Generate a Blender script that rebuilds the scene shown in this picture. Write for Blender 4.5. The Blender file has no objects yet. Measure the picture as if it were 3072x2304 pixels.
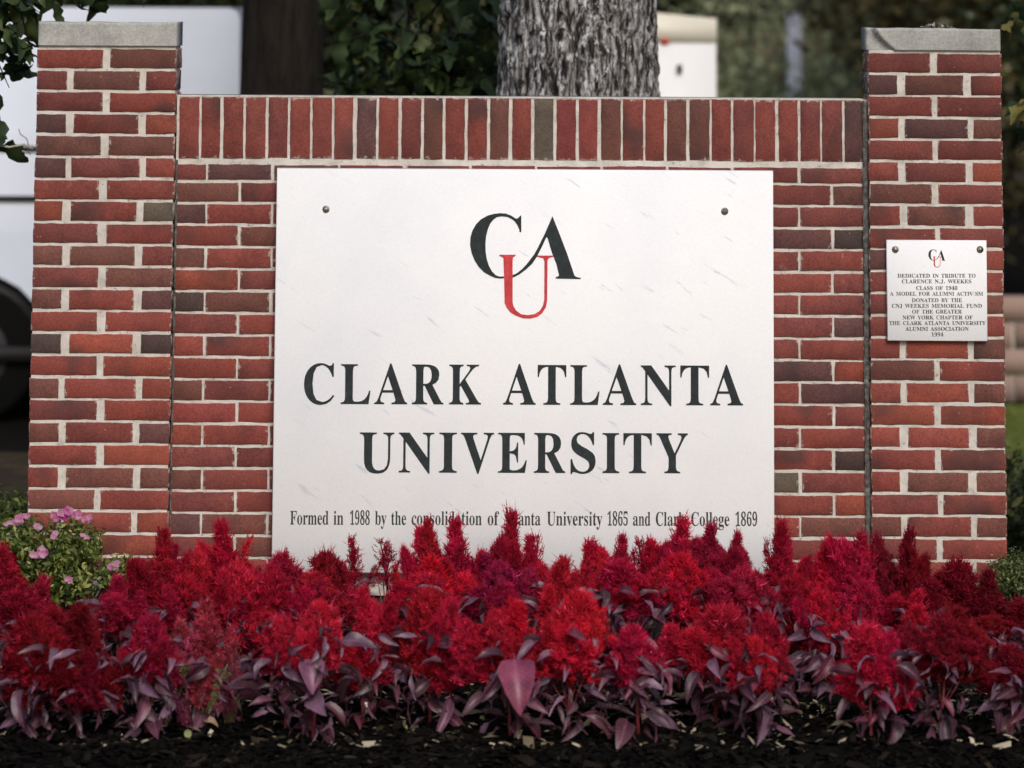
import bpy, math, random, json
import numpy as np
from mathutils import Vector, Matrix, Euler

# ---------------------------------------------------------------- camera, sky, sun, exposure
SC = bpy.context.scene
COL = SC.collection
CAM_Y, CAM_Z = -12.0, 1.97
FOC, PITCH, ROLL = 3755.557, 0.142346, 0.0055451
CX, CY = 10.688, -917.650
Rv = Vector((1, 0, 0)); Fv = Vector((0, math.cos(PITCH), math.sin(PITCH))); Vv = Vector((0, -math.sin(PITCH), math.cos(PITCH)))
CR = Rv * math.cos(ROLL) + Vv * math.sin(ROLL)
CU = -Rv * math.sin(ROLL) + Vv * math.cos(ROLL)
cam = bpy.data.cameras.new("camera")
camo = bpy.data.objects.new("camera", cam)
COL.objects.link(camo)
m = Matrix((CR, CU, -Fv)).transposed().to_4x4()
m.translation = Vector((0, CAM_Y, CAM_Z))
camo.matrix_world = m
cam.sensor_width = 36
cam.lens = FOC / 1024 * 36
cam.shift_x = -CX / 1024
cam.shift_y = CY / 1024
cam.clip_start = 0.1
cam.clip_end = 2000
cam.dof.use_dof = True
cam.dof.focus_distance = 11.6
cam.dof.aperture_fstop = cam.lens / 1000 / 0.052
SC.camera = camo

world = bpy.data.worlds.new("World")
SC.world = world
world.use_nodes = True
wn = world.node_tree
sky = wn.nodes.new("ShaderNodeTexSky")
sky.sky_type = 'NISHITA'
sky.sun_disc = False
SUN_EL, SUN_AZ = math.radians(37), math.radians(168)     # azimuth clockwise from +Y: behind the camera, slightly to its right
sky.sun_elevation = SUN_EL
sky.sun_rotation = SUN_AZ
sky.dust_density = 3.0
sky.ozone_density = 0.6
wn.links.new(sky.outputs[0], wn.nodes['Background'].inputs[0])
wn.nodes['Background'].inputs[1].default_value = 0.10
sun = bpy.data.lights.new("sun", 'SUN')
sun.energy = 1.35
sun.angle = math.radians(22)
sun.color = (1.0, 0.97, 0.935)
suno = bpy.data.objects.new("sun", sun)
COL.objects.link(suno)
sd = Vector((math.sin(SUN_AZ) * math.cos(SUN_EL), math.cos(SUN_AZ) * math.cos(SUN_EL), math.sin(SUN_EL)))
suno.rotation_euler = sd.to_track_quat('Z', 'Y').to_euler()
suno.location = sd * 20
SC.view_settings.view_transform = 'Standard'
SC.view_settings.look = 'None'
SC.view_settings.gamma = 1
SC.view_settings.exposure = 0.32
SC.cycles.max_bounces = 6
SC.cycles.use_denoising = True

random.seed(7)
rng = np.random.default_rng(7)
PI = math.pi
U = random.uniform


def at(px, py, Y):
    """photo pixel (3072x2304) -> point of the vertical plane y=Y, used to take measurements off the photograph"""
    d = Fv + CR * ((px / 3 - 512 - CX) / FOC) - CU * ((py / 3 - 384 - CY) / FOC)
    t = (Y - CAM_Y) / d.y
    return Vector((0, CAM_Y, CAM_Z)) + d * t


def atd(dx, dy, Y):
    k = 3072 / 2212
    return at(dx * k, dy * k, Y)


# ---------------------------------------------------------------- helpers
def link(o, parent=None):
    COL.objects.link(o)
    if parent is not None:
        o.parent = parent
    return o


def tag(o, label=None, cat=None, group=None, kind=None):
    if label: o['label'] = label
    if cat: o['category'] = cat
    if group: o['group'] = group
    if kind: o['kind'] = kind
    return o


def empty(name, loc, label, cat, group=None, rz=0):
    o = bpy.data.objects.new(name, None)
    o.empty_display_size = 0.1
    link(o)
    o.location = loc
    o.rotation_euler = (0, 0, rz)
    return tag(o, label, cat, group)


def npmesh(name, V, F, mat=None, smooth=False, attr=None):
    """V (n,3); F: array (m,k) or list of arrays of faces"""
    me = bpy.data.meshes.new(name)
    V = np.asarray(V, dtype=np.float32)
    fl = F if isinstance(F, list) else [F]
    fl = [np.asarray(f, dtype=np.int32) for f in fl if len(f)]
    loops = np.concatenate([f.ravel() for f in fl])
    tot = np.concatenate([np.full(len(f), f.shape[1], dtype=np.int32) for f in fl])
    start = np.concatenate([[0], np.cumsum(tot)[:-1]]).astype(np.int32)
    me.vertices.add(len(V)); me.vertices.foreach_set('co', V.ravel())
    me.loops.add(len(loops)); me.loops.foreach_set('vertex_index', loops)
    me.polygons.add(len(tot)); me.polygons.foreach_set('loop_start', start)
    try:
        me.polygons.foreach_set('loop_total', tot)
    except Exception:
        pass
    if smooth:
        me.polygons.foreach_set('use_smooth', np.ones(len(tot), dtype=bool))
    if attr is not None:
        a = me.attributes.new('var', 'FLOAT', 'POINT')
        a.data.foreach_set('value', np.asarray(attr, dtype=np.float32))
    me.update(calc_edges=True)
    me.validate()
    if mat: me.materials.append(mat)
    return me


def obj(name, me, parent=None, loc=(0, 0, 0), rot=(0, 0, 0), scale=(1, 1, 1), color=None):
    o = bpy.data.objects.new(name, me)
    link(o, parent)
    o.location = loc; o.rotation_euler = rot; o.scale = scale
    if color: o.color = (*color, 1)
    return o


def box_vf(x0, x1, y0, y1, z0, z1):
    V = [(x0, y0, z0), (x1, y0, z0), (x1, y1, z0), (x0, y1, z0), (x0, y0, z1), (x1, y0, z1), (x1, y1, z1), (x0, y1, z1)]
    F = [(0, 1, 5, 4), (1, 2, 6, 5), (2, 3, 7, 6), (3, 0, 4, 7), (4, 5, 6, 7), (3, 2, 1, 0)]
    return V, F


class MB:
    def __init__(s): s.V = []; s.F3 = []; s.F4 = []; s.A = []; s.n = 0
    def add(s, V, F, a=0.5):
        V = np.asarray(V, dtype=float)
        for f in F:
            g = [i + s.n for i in f]
            (s.F3 if len(g) == 3 else s.F4).append(g)
        s.V.append(V); s.n += len(V)
        s.A.append(np.full(len(V), a))
    def box(s, *a): s.add(*box_vf(*a))
    def tube(s, P, R, k=6, a=0.5, cap=True):
        P = [Vector(p) for p in P]
        if not hasattr(R, '__len__'): R = [R] * len(P)
        V = []; F = []
        up = Vector((0.13, 0.29, 0.95)).normalized()
        for i, p in enumerate(P):
            t = (P[min(i + 1, len(P) - 1)] - P[max(i - 1, 0)]).normalized()
            s1 = t.cross(up)
            if s1.length < 1e-3: s1 = t.cross(Vector((1, 0, 0)))
            s1.normalize(); s2 = t.cross(s1)
            for j in range(k):
                c = 2 * PI * j / k
                V.append(p + (s1 * math.cos(c) + s2 * math.sin(c)) * R[i])
        for i in range(len(P) - 1):
            for j in range(k):
                F.append((i * k + j, i * k + (j + 1) % k, (i + 1) * k + (j + 1) % k, (i + 1) * k + j))
        if cap:
            V.append(P[-1]); b = (len(P) - 1) * k
            for j in range(k): F.append((b + j, b + (j + 1) % k, len(V) - 1))
            V.append(P[0])
            for j in range(k): F.append(((j + 1) % k, j, len(V) - 1))
        s.add(V, F, a)
    def mesh(s, name, mat, smooth=False):
        return npmesh(name, np.concatenate(s.V), [f for f in (s.F3, s.F4) if f], mat, smooth, np.concatenate(s.A))
    def build(s, name, mat, parent=None, smooth=False, **k):
        return obj(name, s.mesh(name, mat, smooth), parent, **k)


def vnoise(x, y, seed=0):
    """2-D value noise 0..1, arrays"""
    x = np.asarray(x, float); y = np.asarray(y, float)
    xi = np.floor(x).astype(np.int64); yi = np.floor(y).astype(np.int64)
    fx = x - xi; fy = y - yi
    fx = fx * fx * (3 - 2 * fx); fy = fy * fy * (3 - 2 * fy)
    def h(a, b):
        n = (a * 374761393 + b * 668265263 + seed * 1442695041) & 0x7fffffff
        n = ((n ^ (n >> 13)) * 1274126177) & 0x7fffffff
        return ((n ^ (n >> 16)) & 0xffff) / 65535.0
    return (h(xi, yi) * (1 - fx) + h(xi + 1, yi) * fx) * (1 - fy) + (h(xi, yi + 1) * (1 - fx) + h(xi + 1, yi + 1) * fx) * fy


def fbm(x, y, o=4, seed=0):
    s = 0; a = .5; t = 0
    for k in range(o):
        s = s + a * vnoise(x * 2 ** k, y * 2 ** k, seed + k); t += a; a *= .5
    return s / t


# ---------------------------------------------------------------- materials
class NT:
    def __init__(s, name, rough=0.8, spec=0.3):
        s.m = bpy.data.materials.new(name); s.m.use_nodes = True
        s.t = s.m.node_tree; s.b = s.t.nodes['Principled BSDF']
        s.b.inputs['Roughness'].default_value = rough
        s.b.inputs['Specular IOR Level'].default_value = spec
    def n(s, typ, **k):
        nd = s.t.nodes.new(typ)
        for a, v in k.items(): setattr(nd, a, v)
        return nd
    def l(s, a, b): s.t.links.new(a, b)
    def noise(s, vec, scale, detail=4, rough=.55, dist=0):
        nd = s.n('ShaderNodeTexNoise'); nd.inputs['Scale'].default_value = scale; nd.inputs['Detail'].default_value = detail
        nd.inputs['Roughness'].default_value = rough; nd.inputs['Distortion'].default_value = dist
        if vec is not None: s.l(vec, nd.inputs['Vector'])
        return nd.outputs['Fac']
    def ramp(s, fac, stops):
        nd = s.n('ShaderNodeValToRGB'); cr = nd.color_ramp
        while len(cr.elements) < len(stops): cr.elements.new(0.5)
        for e, (p, c) in zip(cr.elements, stops):
            e.position = p; e.color = (*c, 1) if len(c) == 3 else c
        s.l(fac, nd.inputs[0]); return nd.outputs[0]
    def mix(s, fac, a, b, mode='MIX'):
        nd = s.n('ShaderNodeMix', data_type='RGBA', blend_type=mode)
        for i, v in ((0, fac), (6, a), (7, b)):
            if isinstance(v, (int, float)): nd.inputs[i].default_value = v
            elif isinstance(v, tuple): nd.inputs[i].default_value = (*v, 1)
            else: s.l(v, nd.inputs[i])
        return nd.outputs[2]
    def maprange(s, v, a, b, c, d):
        nd = s.n('ShaderNodeMapRange'); s.l(v, nd.inputs[0])
        for i, q in enumerate((a, b, c, d)): nd.inputs[i + 1].default_value = q
        return nd.outputs[0]
    def coords(s, rnd=True, scale=(1, 1, 1)):
        tc = s.n('ShaderNodeTexCoord'); mp = s.n('ShaderNodeMapping'); mp.inputs['Scale'].default_value = scale
        s.l(tc.outputs['Object'], mp.inputs['Vector'])
        if rnd:
            oi = s.n('ShaderNodeObjectInfo'); mu = s.n('ShaderNodeMath', operation='MULTIPLY'); mu.inputs[1].default_value = 57.0
            s.l(oi.outputs['Random'], mu.inputs[0]); s.l(mu.outputs[0], mp.inputs['Location'])
        return mp.outputs[0]
    def bump(s, h, strength, dist=0.002):
        nd = s.n('ShaderNodeBump'); nd.inputs['Strength'].default_value = strength; nd.inputs['Distance'].default_value = dist
        s.l(h, nd.inputs['Height']); s.l(nd.outputs[0], s.b.inputs['Normal'])
    def col(s, c):
        if isinstance(c, tuple): s.b.inputs['Base Color'].default_value = (*c, 1)
        else: s.l(c, s.b.inputs['Base Color'])
    def trans(s, c, fac=.3):
        """mix in a translucent lobe"""
        tr = s.n('ShaderNodeBsdfTranslucent'); mx = s.n('ShaderNodeMixShader'); mx.inputs[0].default_value = fac
        s.l(c, tr.inputs[0]); s.l(s.b.outputs[0], mx.inputs[1]); s.l(tr.outputs[0], mx.inputs[2])
        s.l(mx.outputs[0], s.t.nodes['Material Output'].inputs['Surface'])


def objcol(n):
    return n.n('ShaderNodeObjectInfo').outputs['Color']


def var(n):
    a = n.n('ShaderNodeAttribute'); a.attribute_name = 'var'; return a.outputs['Fac']


M = {}
# brick: fired clay, mottled, with burnt patches
n = NT('fired_brick', .85, .25)
c = n.coords()
base = objcol(n)
f1 = n.noise(c, 9, 4, .6)
f2 = n.noise(c, 160, 3, .7)
f3 = n.noise(c, 5.5, 2, .5)
v = n.mix(1.0, base, n.ramp(f1, [(.25, (.72, .72, .78)), (.5, (1, 1, 1)), (.75, (1.22, 1.12, 1.02))]), 'MULTIPLY')
v = n.mix(1.0, v, n.ramp(f2, [(.3, (.62, .6, .62)), (.55, (1, 1, 1)), (.8, (1.3, 1.25, 1.2))]), 'MULTIPLY')
v = n.mix(n.ramp(f3, [(.56, (0, 0, 0)), (.74, (.75, .75, .75))]), v, (.055, .035, .033))
tcg = n.n('ShaderNodeTexCoord'); sep = n.n('ShaderNodeSeparateXYZ'); n.l(tcg.outputs['Generated'], sep.inputs[0])
geo = n.n('ShaderNodeNewGeometry')
def edge(o_):
    m1 = n.n('ShaderNodeMath', operation='SUBTRACT'); n.l(o_, m1.inputs[0]); m1.inputs[1].default_value = .5
    m2 = n.n('ShaderNodeMath', operation='ABSOLUTE'); n.l(m1.outputs[0], m2.inputs[0]); return m2.outputs[0]
mxe = n.n('ShaderNodeMath', operation='MAXIMUM'); n.l(edge(sep.outputs[2]), mxe.inputs[0]); n.l(edge(sep.outputs[0]), mxe.inputs[1])
ad = n.n('ShaderNodeMath', operation='ADD'); n.l(mxe.outputs[0], ad.inputs[0])
mm_ = n.n('ShaderNodeMath', operation='MULTIPLY'); n.l(n.noise(geo.outputs['Position'], 55, 4, .7), mm_.inputs[0]); mm_.inputs[1].default_value = .30
n.l(mm_.outputs[0], ad.inputs[1])
smear = n.ramp(ad.outputs[0], [(.638, (0, 0, 0)), (.67, (.7, .7, .7))])
v = n.mix(1.0, v, n.ramp(n.noise(geo.outputs['Position'], 2.6, 5, .65), [(.3, (.78, .76, .76)), (.5, (1, 1, 1)), (.72, (1.14, 1.16, 1.16))]), 'MULTIPLY')
v = n.mix(smear, v, (.5, .44, .39))
v = n.mix(n.ramp(n.noise(geo.outputs['Position'], 14, 5, .7), [(.66, (0, 0, 0)), (.78, (.35, .35, .35))]), v, (.36, .29, .26))
spk = n.noise(c, 95, 2, .5)
v = n.mix(n.ramp(spk, [(.74, (0, 0, 0)), (.79, (.7, .7, .7))]), v, (.42, .3, .26))
n.col(v)
n.bump(n.noise(c, 330, 4, .75), .7, .0016)
M['brick'] = n.m
# mortar
n = NT('lime_mortar', .95, .1)
c = n.coords(False)
v = n.ramp(n.noise(c, 22, 5, .6), [(.22, (.40, .365, .33)), (.42, (.61, .565, .515)), (.7, (.74, .70, .65))])
v = n.mix(n.ramp(n.noise(c, 75, 4, .7), [(.30, (.8, .8, .8)), (.40, (0, 0, 0))]), v, (.2, .18, .155))
v = n.mix(n.ramp(n.noise(c, 3.2, 3, .6), [(.55, (0, 0, 0)), (.8, (.45, .45, .45))]), v, (.42, .39, .33))
n.col(v)
n.bump(n.noise(c, 190, 5, .8), 1.0, .004)
M['mortar'] = n.m
# sealant strip / dirty mortar
n = NT('grey_sealant', .9, .15)
c = n.coords(False)
n.col(n.ramp(n.noise(c, 45, 5, .7), [(.3, (.03, .03, .028)), (.48, (.12, .118, .108)), (.7, (.27, .26, .24))]))
n.bump(n.noise(c, 120, 5, .8), 1.0, .006)
M['sealant'] = n.m
# cast stone cap
n = NT('cast_stone', .9, .15)
c = n.coords()
v = n.ramp(n.noise(c, 6, 6, .65), [(.25, (.24, .24, .225)), (.5, (.35, .35, .33)), (.75, (.48, .475, .45))])
v = n.mix(1.0, v, n.ramp(n.noise(c, 130, 3, .7), [(.3, (.78, .78, .78)), (.7, (1.15, 1.15, 1.15))]), 'MULTIPLY')
n.col(v)
n.bump(n.noise(c, 140, 5, .75), .8, .002)
M['stone'] = n.m
# marble
n = NT('white_marble', .65, .2)
c = n.coords(False)
ce = n.n('ShaderNodeMapping'); ce.inputs['Rotation'].default_value = (0, math.radians(-33), 0)
n.l(c, ce.inputs['Vector'])
cd = n.n('ShaderNodeMapping'); cd.inputs['Scale'].default_value = (1.6, 1, 9)
n.l(ce.outputs[0], cd.inputs['Vector'])
vein = n.noise(cd.outputs[0], 4.3, 4, .55, .15)
v = n.ramp(vein, [(.0, (.84, .85, .87)), (.635, (.84, .85, .87)), (.69, (.62, .65, .72)), (.73, (.50, .53, .60)), (1, (.56, .59, .66))])
msk = n.ramp(n.noise(c, 2.1, 3, .5), [(.42, (0, 0, 0)), (.60, (1, 1, 1))])
v = n.mix(msk, (.84, .85, .868), v)
v = n.mix(n.ramp(n.noise(c, 1.6, 4, .6), [(.45, (0, 0, 0)), (.75, (.6, .6, .6))]), v, (.69, .72, .79))
v = n.mix(n.ramp(n.noise(cd.outputs[0], 17, 5, .75), [(.72, (0, 0, 0)), (.76, (.5, .5, .5))]), v, (.36, .37, .40))
v = n.mix(n.ramp(n.noise(c, 60, 2, .5), [(.775, (0, 0, 0)), (.80, (.8, .8, .8))]), v, (.22, .21, .2))
v = n.mix(1.0, v, n.ramp(n.noise(c, 240, 3, .7), [(.3, (.93, .93, .93)), (.7, (1.03, 1.03, 1.03))]), 'MULTIPLY')
n.col(v)
n.bump(n.noise(c, 160, 4, .7), .15, .001)
M['marble'] = n.m
n = NT('dark_green_letter_paint', .55, .35)
c = n.coords()
n.col(n.ramp(n.noise(c, 55, 5, .7), [(.3, (.006, .010, .012)), (.6, (.016, .024, .028)), (.8, (.05, .06, .065))]))
n.bump(n.noise(c, 90, 4, .7), .5, .001)
M['ink'] = n.m
n = NT('grey_letter_paint', .6, .3)
c = n.coords()
n.col(n.ramp(n.noise(c, 90, 4, .7), [(.3, (.015, .017, .018)), (.62, (.05, .052, .054)), (.8, (.3, .3, .29))]))
M['ink_worn'] = n.m
n = NT('red_letter_paint', .55, .35)
c = n.coords()
n.col(n.ramp(n.noise(c, 45, 5, .7), [(.3, (.42, .022, .03)), (.6, (.58, .05, .06)), (.8, (.68, .14, .14))]))
M['redink'] = n.m
n = NT('bronze_bolt', .38, .5)
c = n.coords()
n.b.inputs['Metallic'].default_value = .8
n.col(n.ramp(n.noise(c, 60, 3), [(.35, (.12, .10, .08)), (.7, (.5, .46, .4))]))
M['bolt'] = n.m
# plants
n = NT('celosia_thread', .75, .2)
oc = objcol(n)
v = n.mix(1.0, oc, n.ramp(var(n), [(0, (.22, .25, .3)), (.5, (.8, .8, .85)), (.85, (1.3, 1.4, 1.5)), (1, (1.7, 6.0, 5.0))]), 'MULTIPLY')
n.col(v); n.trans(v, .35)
M['plume'] = n.m
n = NT('celosia_leaf', .42, .5)
c = n.coords()
oc = objcol(n)
tcl = n.n('ShaderNodeTexCoord'); spl = n.n('ShaderNodeSeparateXYZ'); n.l(tcl.outputs['Object'], spl.inputs[0])
def mth(op, a, b=None):
    q = n.n('ShaderNodeMath', operation=op)
    for i_, w_ in enumerate((a, b)):
        if w_ is None: continue
        if isinstance(w_, (int, float)): q.inputs[i_].default_value = w_
        else: n.l(w_, q.inputs[i_])
    return q.outputs[0]
vn = mth('SINE', mth('MULTIPLY', mth('SUBTRACT', spl.outputs[1], mth('MULTIPLY', mth('ABSOLUTE', spl.outputs[0]), 1.1)), 620.0))
veins = n.ramp(vn, [(.82, (0, 0, 0)), (.99, (.32, .32, .32))])
v = n.mix(1.0, oc, n.ramp(n.noise(c, 22, 4, .6), [(.3, (.55, .5, .6)), (.55, (1, 1, 1)), (.75, (1.5, 1.6, 1.55))]), 'MULTIPLY')
v = n.mix(veins, v, (.30, .16, .22))
v = n.mix(n.ramp(n.noise(c, 13, 4, .6), [(.60, (0, 0, 0)), (.72, (.5, .5, .5))]), v, (.10, .055, .035))
v = n.mix(n.maprange(var(n), .75, 1, 0, .55), v, (.36, .12, .21))
n.col(v); n.trans(v, .25)
n.bump(n.noise(c, 70, 3, .6), .5, .002)
M['cleaf'] = n.m
n = NT('celosia_stem', .5, .4)
c = n.coords()
n.col(n.ramp(n.noise(c, 25, 3), [(.3, (.09, .012, .02)), (.7, (.26, .05, .06))]))
M['cstem'] = n.m


def leafmat(name, stops, tr=.3, rough=.5, spec=.4):
    n = NT(name, rough, spec)
    c = n.coords()
    v = n.ramp(var(n), stops)
    v = n.mix(1.0, v, n.ramp(n.noise(c, 30, 3, .6), [(.3, (.75, .75, .75)), (.7, (1.2, 1.2, 1.2))]), 'MULTIPLY')
    n.col(v); n.trans(v, tr)
    return n.m


M['vinca'] = leafmat('vinca_leaf', [(0, (.03, .06, .012)), (.5, (.13, .175, .035)), (.8, (.26, .30, .07)), (1, (.42, .41, .14))])
M['box'] = leafmat('boxwood_leaf', [(0, (.03, .05, .012)), (.6, (.10, .13, .035)), (1, (.3, .3, .12))])
M['oakleaf'] = leafmat('oak_leaf', [(0, (.015, .03, .013)), (.55, (.035, .06, .025)), (.9, (.075, .10, .03)), (1, (.25, .2, .06))], .25, .5, .25)
M['dark_leaf'] = leafmat('dark_evergreen_leaf', [(0, (.012, .02, .008)), (.6, (.03, .045, .014)), (1, (.09, .085, .02))], .2)
M['olive_dark'] = leafmat('olive_evergreen_leaf', [(0, (.045, .05, .02)), (.6, (.12, .10, .04)), (.9, (.22, .17, .07)), (1, (.35, .26, .12))], .3)
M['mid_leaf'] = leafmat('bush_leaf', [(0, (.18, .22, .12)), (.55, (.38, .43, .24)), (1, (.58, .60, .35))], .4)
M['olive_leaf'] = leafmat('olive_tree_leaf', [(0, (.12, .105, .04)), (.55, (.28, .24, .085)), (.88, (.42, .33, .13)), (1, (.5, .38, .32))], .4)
n = NT('pink_petal', .6, .2)
c = n.coords()
v = n.mix(n.ramp(n.noise(c, 30, 2), [(.35, (0, 0, 0)), (.65, (1, 1, 1))]), objcol(n), (.62, .34, .48))
n.col(v); n.trans(v, .35)
M['petal'] = n.m
# bark
n = NT('grey_oak_bark', .92, .12)
c = n.coords(False, (1, 1, .16))
c2 = n.coords(False, (1, 1, .5))
v = n.ramp(n.noise(c, 62, 6, .68, .6), [(.38, (.010, .008, .007)), (.46, (.04, .035, .032)), (.53, (.25, .24, .235)), (.66, (.66, .66, .68))])
v = n.mix(n.ramp(n.noise(c2, 85, 4, .7), [(.38, (.9, .9, .9)), (.48, (0, 0, 0))]), v, (.025, .021, .018))
v = n.mix(n.ramp(n.noise(c2, 48, 4, .7), [(.58, (0, 0, 0)), (.66, (.8, .8, .8))]), v, (.68, .70, .72))
n.col(v)
n.bump(n.noise(c2, 110, 5, .8), 1.0, .006)
M['bark'] = n.m
n = NT('dark_brown_bark', .95, .08)
c = n.coords(False, (1, 1, .2))
n.col(n.ramp(n.noise(c, 30, 5, .65), [(.3, (.010, .008, .007)), (.7, (.034, .027, .022))]))
n.bump(n.noise(c, 40, 5, .8), 1.0, .02)
M['darkbark'] = n.m
# ground
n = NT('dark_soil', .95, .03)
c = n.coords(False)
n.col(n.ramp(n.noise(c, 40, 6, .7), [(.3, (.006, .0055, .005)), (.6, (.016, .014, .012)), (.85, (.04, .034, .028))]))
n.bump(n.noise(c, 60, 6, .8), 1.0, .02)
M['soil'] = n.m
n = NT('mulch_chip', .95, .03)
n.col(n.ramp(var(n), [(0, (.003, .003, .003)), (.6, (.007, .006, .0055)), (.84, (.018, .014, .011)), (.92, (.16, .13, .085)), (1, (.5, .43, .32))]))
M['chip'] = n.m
n = NT('leaf_litter', .95, .1)
c = n.coords(False)
v = n.ramp(n.noise(c, 9, 6, .7), [(.3, (.02, .016, .01)), (.55, (.06, .045, .028)), (.8, (.15, .11, .07))])
n.col(v); n.bump(n.noise(c, 30, 5, .8), 1.0, .03)
M['litter'] = n.m
n = NT('lawn_grass', .9, .15)
c = n.coords(False)
n.col(n.ramp(n.noise(c, 3.5, 6, .7), [(.3, (.08, .11, .015)), (.55, (.2, .24, .045)), (.8, (.36, .38, .11))]))
n.bump(n.noise(c, 60, 5, .8), 1.0, .03)
M['lawn'] = n.m
n = NT('grass_blade', .7, .2)
v = n.ramp(var(n), [(0, (.05, .09, .015)), (.6, (.14, .2, .04)), (1, (.3, .33, .1))]); n.col(v); n.trans(v, .3)
M['blade'] = n.m
n = NT('dry_leaf', .8, .2)
c = n.coords()
v = n.mix(1.0, objcol(n), n.ramp(n.noise(c, 45, 4), [(.3, (.55, .5, .45)), (.7, (1.2, 1.2, 1.2))]), 'MULTIPLY')
n.col(v); n.trans(v, .15)
M['dry'] = n.m


def plain(name, colr, rough=.5, spec=.4, nz=.12, sc=6, metal=0, coat=0):
    n = NT(name, rough, spec); c = n.coords()
    v = n.mix(1.0, colr, n.ramp(n.noise(c, sc, 4), [(.3, (1 - nz,) * 3), (.7, (1 + nz * .5,) * 3)]), 'MULTIPLY')
    n.col(v); n.b.inputs['Metallic'].default_value = metal; n.b.inputs['Coat Weight'].default_value = coat
    return n.m


M['vanpaint'] = plain('white_van_paint', (.68, .74, .86), .3, .5, .05, 2, 0, .5)
M['black_trim'] = plain('black_plastic_trim', (.015, .015, .016), .5)
M['tyre'] = plain('tyre_rubber', (.006, .006, .006), .95, .05)
M['rim'] = plain('steel_rim', (.02, .02, .022), .6, .3, .1, 5)
M['dirty'] = plain('soil_stained_concrete', (.07, .062, .055), .95, .05, .4, 25)
M['glass'] = plain('tinted_glass', (.02, .025, .03), .08, .6)
M['redlens'] = plain('red_lens', (.5, .02, .02), .25)
M['cabinet'] = plain('white_cabinet_paint', (.78, .785, .79), .5, .4, .05, 3)
M['cream'] = plain('cream_sheet_metal', (.72, .68, .58), .5, .4, .08, 4)
M['pinkwall'] = plain('pink_plaster', (.30, .21, .175), .9, .1, .15, 3)
M['whitewood'] = plain('white_painted_wood', (.5, .53, .62), .6, .3)
M['asphalt'] = plain('asphalt', (.05, .05, .052), .9, .2, .3, 20)
M['rooftile'] = plain('brown_shingle', (.08, .06, .055), .9, .1, .3, 12)

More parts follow.
